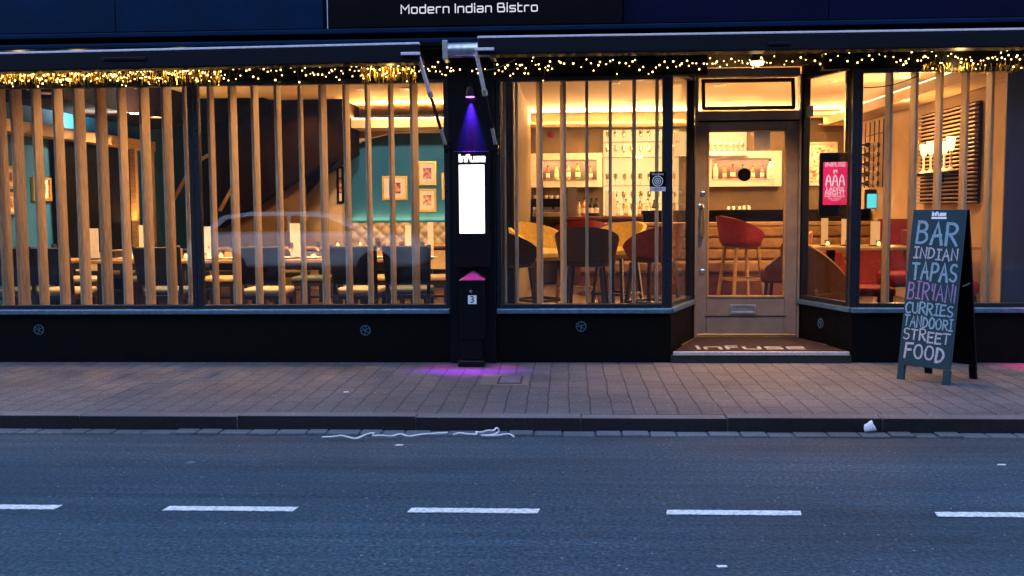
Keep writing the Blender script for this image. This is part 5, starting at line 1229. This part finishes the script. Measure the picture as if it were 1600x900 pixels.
string(230, 350, 116, 12, 50, 'golden fairy light string ending above the mullion')
string(350, 520, 112, 11, 40, 'sparse fairy light string over the staircase window')
string(515, 690, 110, 11, 55, 'fairy light string with gold tinsel near the pilaster')
string(690, 860, 108, 12, 48, 'fairy light string across the light box pilaster')
string(850, 1060, 102, 10, 34, 'sparse fairy light string over the bar window')
string(1060, 1200, 98, 9, 28, 'fairy light string above the door')
string(1200, 1410, 92, 8, 22, 'sparse fairy light string over the bay corner')
string(1405, 1620, 94, 12, 62, 'bright fairy light string over the chalkboard window')
def tinsel(px0, px1, c, h, n, label):
    t = MB(); Y = -.06
    for i in range(n):
        px = random.uniform(px0, px1); y0 = c+random.uniform(-h, h*.3); L = random.uniform(.3, 1)*h*1.6
        a, b = onY(px, y0, Y+random.uniform(-.02,.015)), onY(px+random.uniform(-3,3), y0+L, Y+random.uniform(-.02,.015)); t.bar(a, b, random.uniform(.004,.008), .001, up=Vector((random.uniform(-1,1), 1, 0)))
    tag(t.build('gold_tinsel', M['tinsel']), label, 'tinsel', 'gold tinsel bunches', 'stuff')
tinsel(-20, 160, 116, 12, 420, 'thick gold foil tinsel over the first slats'); tinsel(160, 345, 118, 10, 260, 'gold foil tinsel trailing towards the mullion'); tinsel(565, 650, 114, 12, 150, 'gold foil tinsel bunch near the awning arm'); tinsel(1440, 1595, 104, 8, 110, 'gold foil tinsel above the chalkboard window')
for px in (30, 120, 280, 610, 1500): 
    t_ = onY(px, 100, -.12); lamp('POINT', t_, 1.2, color=(1,.62,.22), parent=bld, size=.05, name='garland_glow')

# ------------------------------------------------------------------ A-board
FL, FR, BRp = onZ(1405, 592, PZ), onZ(1480, 602, PZ), onZ(1526, 573, PZ)
exb = (FR-FL).normalized(); wdt = .43; fl = (FL+FR)/2-exb*wdt/2
bk = Vector((-exb.y, exb.x, 0)); dep = .44
ridge_h = 1.34
ab = thing('chalkboard_sign', 'teal A-board chalked with Bar Indian Tapas on the pavement', 'A-board', tuple(fl+exb*wdt/2+bk*dep/2))
def leafpanel(o, lean, name, front):
    # o: foot corner, lean: horizontal vector foot -> ridge
    up = (lean + Vector((0,0,ridge_h-PZ if False else ridge_h))).normalized(); L = (lean+Vector((0,0,ridge_h))).length
    nrm = exb.cross(up)
    return o, up, nrm, L
o1, up1, n1, L1 = leafpanel(fl, bk*(dep/2-.02), 'front', 1)
def obox(m, o, ex, ey, n, u0, u1, v0, v1, w0, w1): m.hexa([o+ex*u+ey*v+n*w_ for u in (u0,u1) for v in (v0,v1) for w_ in (w0,w1)]); return m
leg = .115
fp = obox(MB(), o1, exb, up1, n1, 0, wdt, leg, L1, -.012, .012).build('front_panel', M['blackboard'], ab, bevel=.004)
for u in (0, wdt-.055): obox(MB(), o1, exb, up1, n1, u, u+.055, .0, leg-.001, -.02, .012).build('leg', M['blackboard'], ab, bevel=.003)
o2 = fl+bk*dep; up2 = (bk*(-dep/2+.02)+Vector((0,0,ridge_h))).normalized(); n2 = exb.cross(up2)
obox(MB(), o2, exb, up2, n2, 0, wdt, leg, L1, -.012, .012).build('back_panel', M['sign_black'], ab, bevel=.004)
for u in (0, wdt-.055): obox(MB(), o2, exb, up2, n2, u, u+.055, 0, leg-.001, -.012, .02).build('leg', M['sign_black'], ab, bevel=.003)
MB().tube([fl+exb*wdt+bk*.16+Vector((0,0,.75)), fl+exb*wdt+bk*(dep-.16)+Vector((0,0,.77))], .005, 6).build('stay', M['frame'], ab)
NB = n1 if n1.y < 0 else -n1
def brd(u, v, h): return o1+exb*u+up1*v+NB*(.0125+h)
rows = [('BAR', 'chalk_blue', 1.082, .185, .055, .325, .030), ('INDIAN', 'chalk_white', .970, .098, .045, .355, .016), ('TAPAS', 'chalk_blue', .805, .155, .045, .36, .024), ('BIRyANi', 'chalk_pink', .645, .150, .025, .385, .016),
        ('CURRIES', 'chalk_blue', .533, .098, .02, .385, .016), ('TANDOORI', 'chalk_blue', .430, .094, .02, .395, .016), ('STREET', 'chalk_white', .325, .096, .025, .375, .016), ('FOOD', 'chalk_white', .185, .125, .05, .315, .022)]
kv = (L1)/1.35
for s, cm_, v, h, u0, wd_, sw in rows:
    mb = MB(); tot = sum(max(x for st_ in HAND[c] for x, y in st_)+.26 for c in s)-.26; k = wd_/tot; u = 0; q = 0
    for ci, c in enumerate(s):
        sl = random.uniform(-.03, .05); dv = random.uniform(-.006, .006)-.018*ci/len(s); hs = random.uniform(.80, .92)
        for st_ in HAND[c]:
            q += 1; pts = [(u0+(u+x+sl*y)*k, v*kv+dv+y*h*hs) for x, y in st_]
            ribbon(mb, [(a+random.uniform(-.0015,.0015), b+random.uniform(-.0015,.0015)) for a, b in pts], sw*random.uniform(.62,.92), brd, .0002*(q % 5), .0006)
        u += max(x for st_ in HAND[c] for x, y in st_)+.26
    mb.build('chalk_writing', M[cm_], fp)
mb = MB(); tech_text(mb, 'infuse', .028, .115, .009, lambda u, v, h: brd(.165+u, L1-.048+v, h), gap=.28, t=.001); mb.build('logo', M['white'], fp)
mb = MB(); ribbon(mb, [(.165, L1-.066), (.275, L1-.066)], .014, brd, 0, .001); mb.build('logo_strip', M['white_trim'], fp)
for u in (.025, wdt-.025): MB().lathe([(.008,0),(.008,.004),(.002,.005)], n=10, M=frame_mat(brd(u, L1-.035, 0), exb, up1)).build('screw', M['satin'], fp)

# ------------------------------------------------------------------ pavement cover, litter
c0 = [onZ(q[0], q[1], PZ) for q in ((778, 588), (818, 588), (815, 600), (776, 600))]
xa_, xb_, yn, yf = c0[3].x, c0[2].x, c0[3].y, c0[0].y
dc = thing('access_cover', 'dark iron access cover set in the paving near the pillar', 'access cover', ((xa_+xb_)/2, (yn+yf)/2, PZ))
MB().box(xa_, xb_, yn, yf, PZ-.02, PZ+.004).build('frame', M['rubber'], dc); MB().box(xa_+.018, xb_-.018, yn+.02, yf-.02, PZ+.0, PZ+.007).build('lid', M['plum'], dc, bevel=.003)
tag(MB().box(fx(752, yf), fx(826, yf), yn-.05, yf+.07, PZ-.02, PZ+.002).build('patch', ground_mat('cement', (.16,.14,.14), (.26,.22,.22), 60, bump=.3)), kind='structure')
def cord(pts, r, lab):
    P = [onZ(px, py, .02+hh*.5) for px, py, hh in pts]
    for _ in range(2): P = [P[0]]+[q for a, b in zip(P, P[1:]) for q in (a*.75+b*.25, a*.25+b*.75)]+[P[-1]]
    return MB().tube(P, r, 6)
tag(cord([(503,683,0),(524,682,0),(533,680,.02),(545,683,0),(556,686,0),(566,681,.01),(578,677,.04),(586,676,.05),(580,681,.01),(596,680,0),(612,682,0),(626,677,.02),(637,682,0),(650,680,0),(664,678,.01),(684,677,.01),(700,676,.015)], .0055, '').build('plastic_strap', M['white'], smooth=True), 'long white plastic strap lying along the gutter', 'litter')
tag(cord([(708,679,.0),(718,676,.03),(730,678,.01),(748,679,.02),(742,674,.05),(752,676,.03),(762,672,.07),(772,673,.06),(776,667,.10),(781,674,.03),(770,680,0),(745,680,.0),(775,681,0),(795,677,.02),(803,682,0)], .0055, '').build('plastic_strap', M['white'], smooth=True), 'tangled white plastic strap bunched in the gutter before the pillar', 'litter')
pc_ = onZ(1356, 675, .012)
m = MB(); m.lathe([(.001,.004),(.024,0),(.027,.004),(.031,.03),(.036,.06),(.040,.082),(.038,.083),(.033,.058),(.026,.012),(.001,.010)], n=22, M=Matrix.Translation(pc_+Vector((-.03,0,.03))) @ Matrix.Rotation(R(72), 4, Vector((.35,1,.2))))
for v in m.bm.verts: v.co = pc_+(v.co-pc_)*.78; q = v.co*38; v.co += Vector((math.sin(q.x+2*q.z), math.sin(q.y*1.3+q.x), math.sin(q.z*1.1+q.y)))*.006
tag(m.build('paper_cup', M['white'], smooth=True), 'crumpled white paper cup lying against the kerb', 'litter')
for px, py, z, lab in ((624, 696, .001, 'white scrap of paper on the road below the strap'), (1565, 727, .001, 'white scrap of paper on the road past the chalkboard'), (1128, 886, .001, 'white scrap of paper at the bottom of the road'), (541, 613, PZ+.001, 'white scrap of paper on the paving')):
    c = onZ(px, py, z); a = random.random()*3
    P = [c+Vector((math.cos(a+i*1.57)*random.uniform(.02,.035), math.sin(a+i*1.57)*random.uniform(.010,.02), .001)) for i in range(4)]
    tag(MB().prism([(p.x, p.y) for p in P], (0,0,z+.001), (1,0,0), (0,1,0), (0,0,1), .004).build('paper_scrap', M['white']), lab, 'litter', 'paper scraps')

# ------------------------------------------------------------------ across the street (seen only as reflections)
op = thing('opposite_terrace', 'brick terrace across the street behind the photographer', 'building', (0, -16, .1))
m = MB(); m.box(-40, 40, -25, -16, .1, 11.0); m.build('wall', M['opp_brick'], op)
MB().prism([(0,0),(3.2,1.8),(9.6,0)], (-40,-25.2,11.0), (0,1,0), (0,0,1), (1,0,0), 80).build('roof', M['dark'], op)
for i in range(-9, 10):
    for z in (1.0, 4.1, 7.4): MB().box(i*4-.6, i*4+.6, -16.04, -15.98, z, z+1.7).build('window', M['satin'], op)
def car(x, y, label):
    t = thing('parked_car', label, 'car', (x, y, 0))
    prof = [(-2.05,.35),(-2.08,.62),(-1.98,.88),(-1.55,.95),(-.95,1.0),(1.85,.98),(2.05,.80),(2.08,.40)]
    body = [(-2.05,.30)]+prof[1:]+[(2.05,.30)]
    MB().prism(body, (x, y-.86, 0), (1,0,0), (0,0,1), (0,1,0), 1.72).build('body', M['car_paint'], t, bevel=.09, seg=4, smooth=True)
    cab = [(-1.15,.99),(-.45,1.36),(-.05,1.43),(.95,1.43),(1.45,1.36),(1.88,.98)]
    m = MB(); m.prism(cab, (x, y-.72, 0), (1,0,0), (0,0,1), (0,1,0), 1.44); m.build('cabin', M['car_paint'], t, bevel=.08, seg=4, smooth=True)
    for s in (-1, 1):
        gl_ = [(-.98,1.03),(-.42,1.30),(.20,1.345),(.20,1.03)]; gr = [(.27,1.03),(.27,1.345),(.95,1.345),(1.35,1.28),(1.6,1.03)]
        for g in (gl_, gr): MB().prism(g, (x, y+s*.722, 0), (1,0,0), (0,0,1), (0,s,0), .006).build('side_window', M['satin'], t)
        for wx in (-1.3, 1.3):
            wh = MB(); wh.lathe([(.2,-.1),(.31,-.1),(.32,-.08),(.32,.08),(.31,.1),(.2,.1)], n=24, M=Matrix.Translation((x+wx, y+s*.80, .32)) @ Matrix.Rotation(R(90), 4, 'X')); wh.build('wheel', M['rubber'], t, smooth=True)
    MB().box(x-2.1, x-2.0, y-.7, y-.45, .62, .76).build('headlight', M['white'], t, bevel=.02); MB().box(x-2.1, x-2.0, y+.45, y+.7, .62, .76).build('headlight', M['white'], t, bevel=.02)
    return t
pk = car(-5.35, -12.0, 'silver hatchback parked across the street, mirrored in the staircase window')
pk.rotation_euler = (0, 0, math.pi); pk.scale = (1.15, 1, 1)
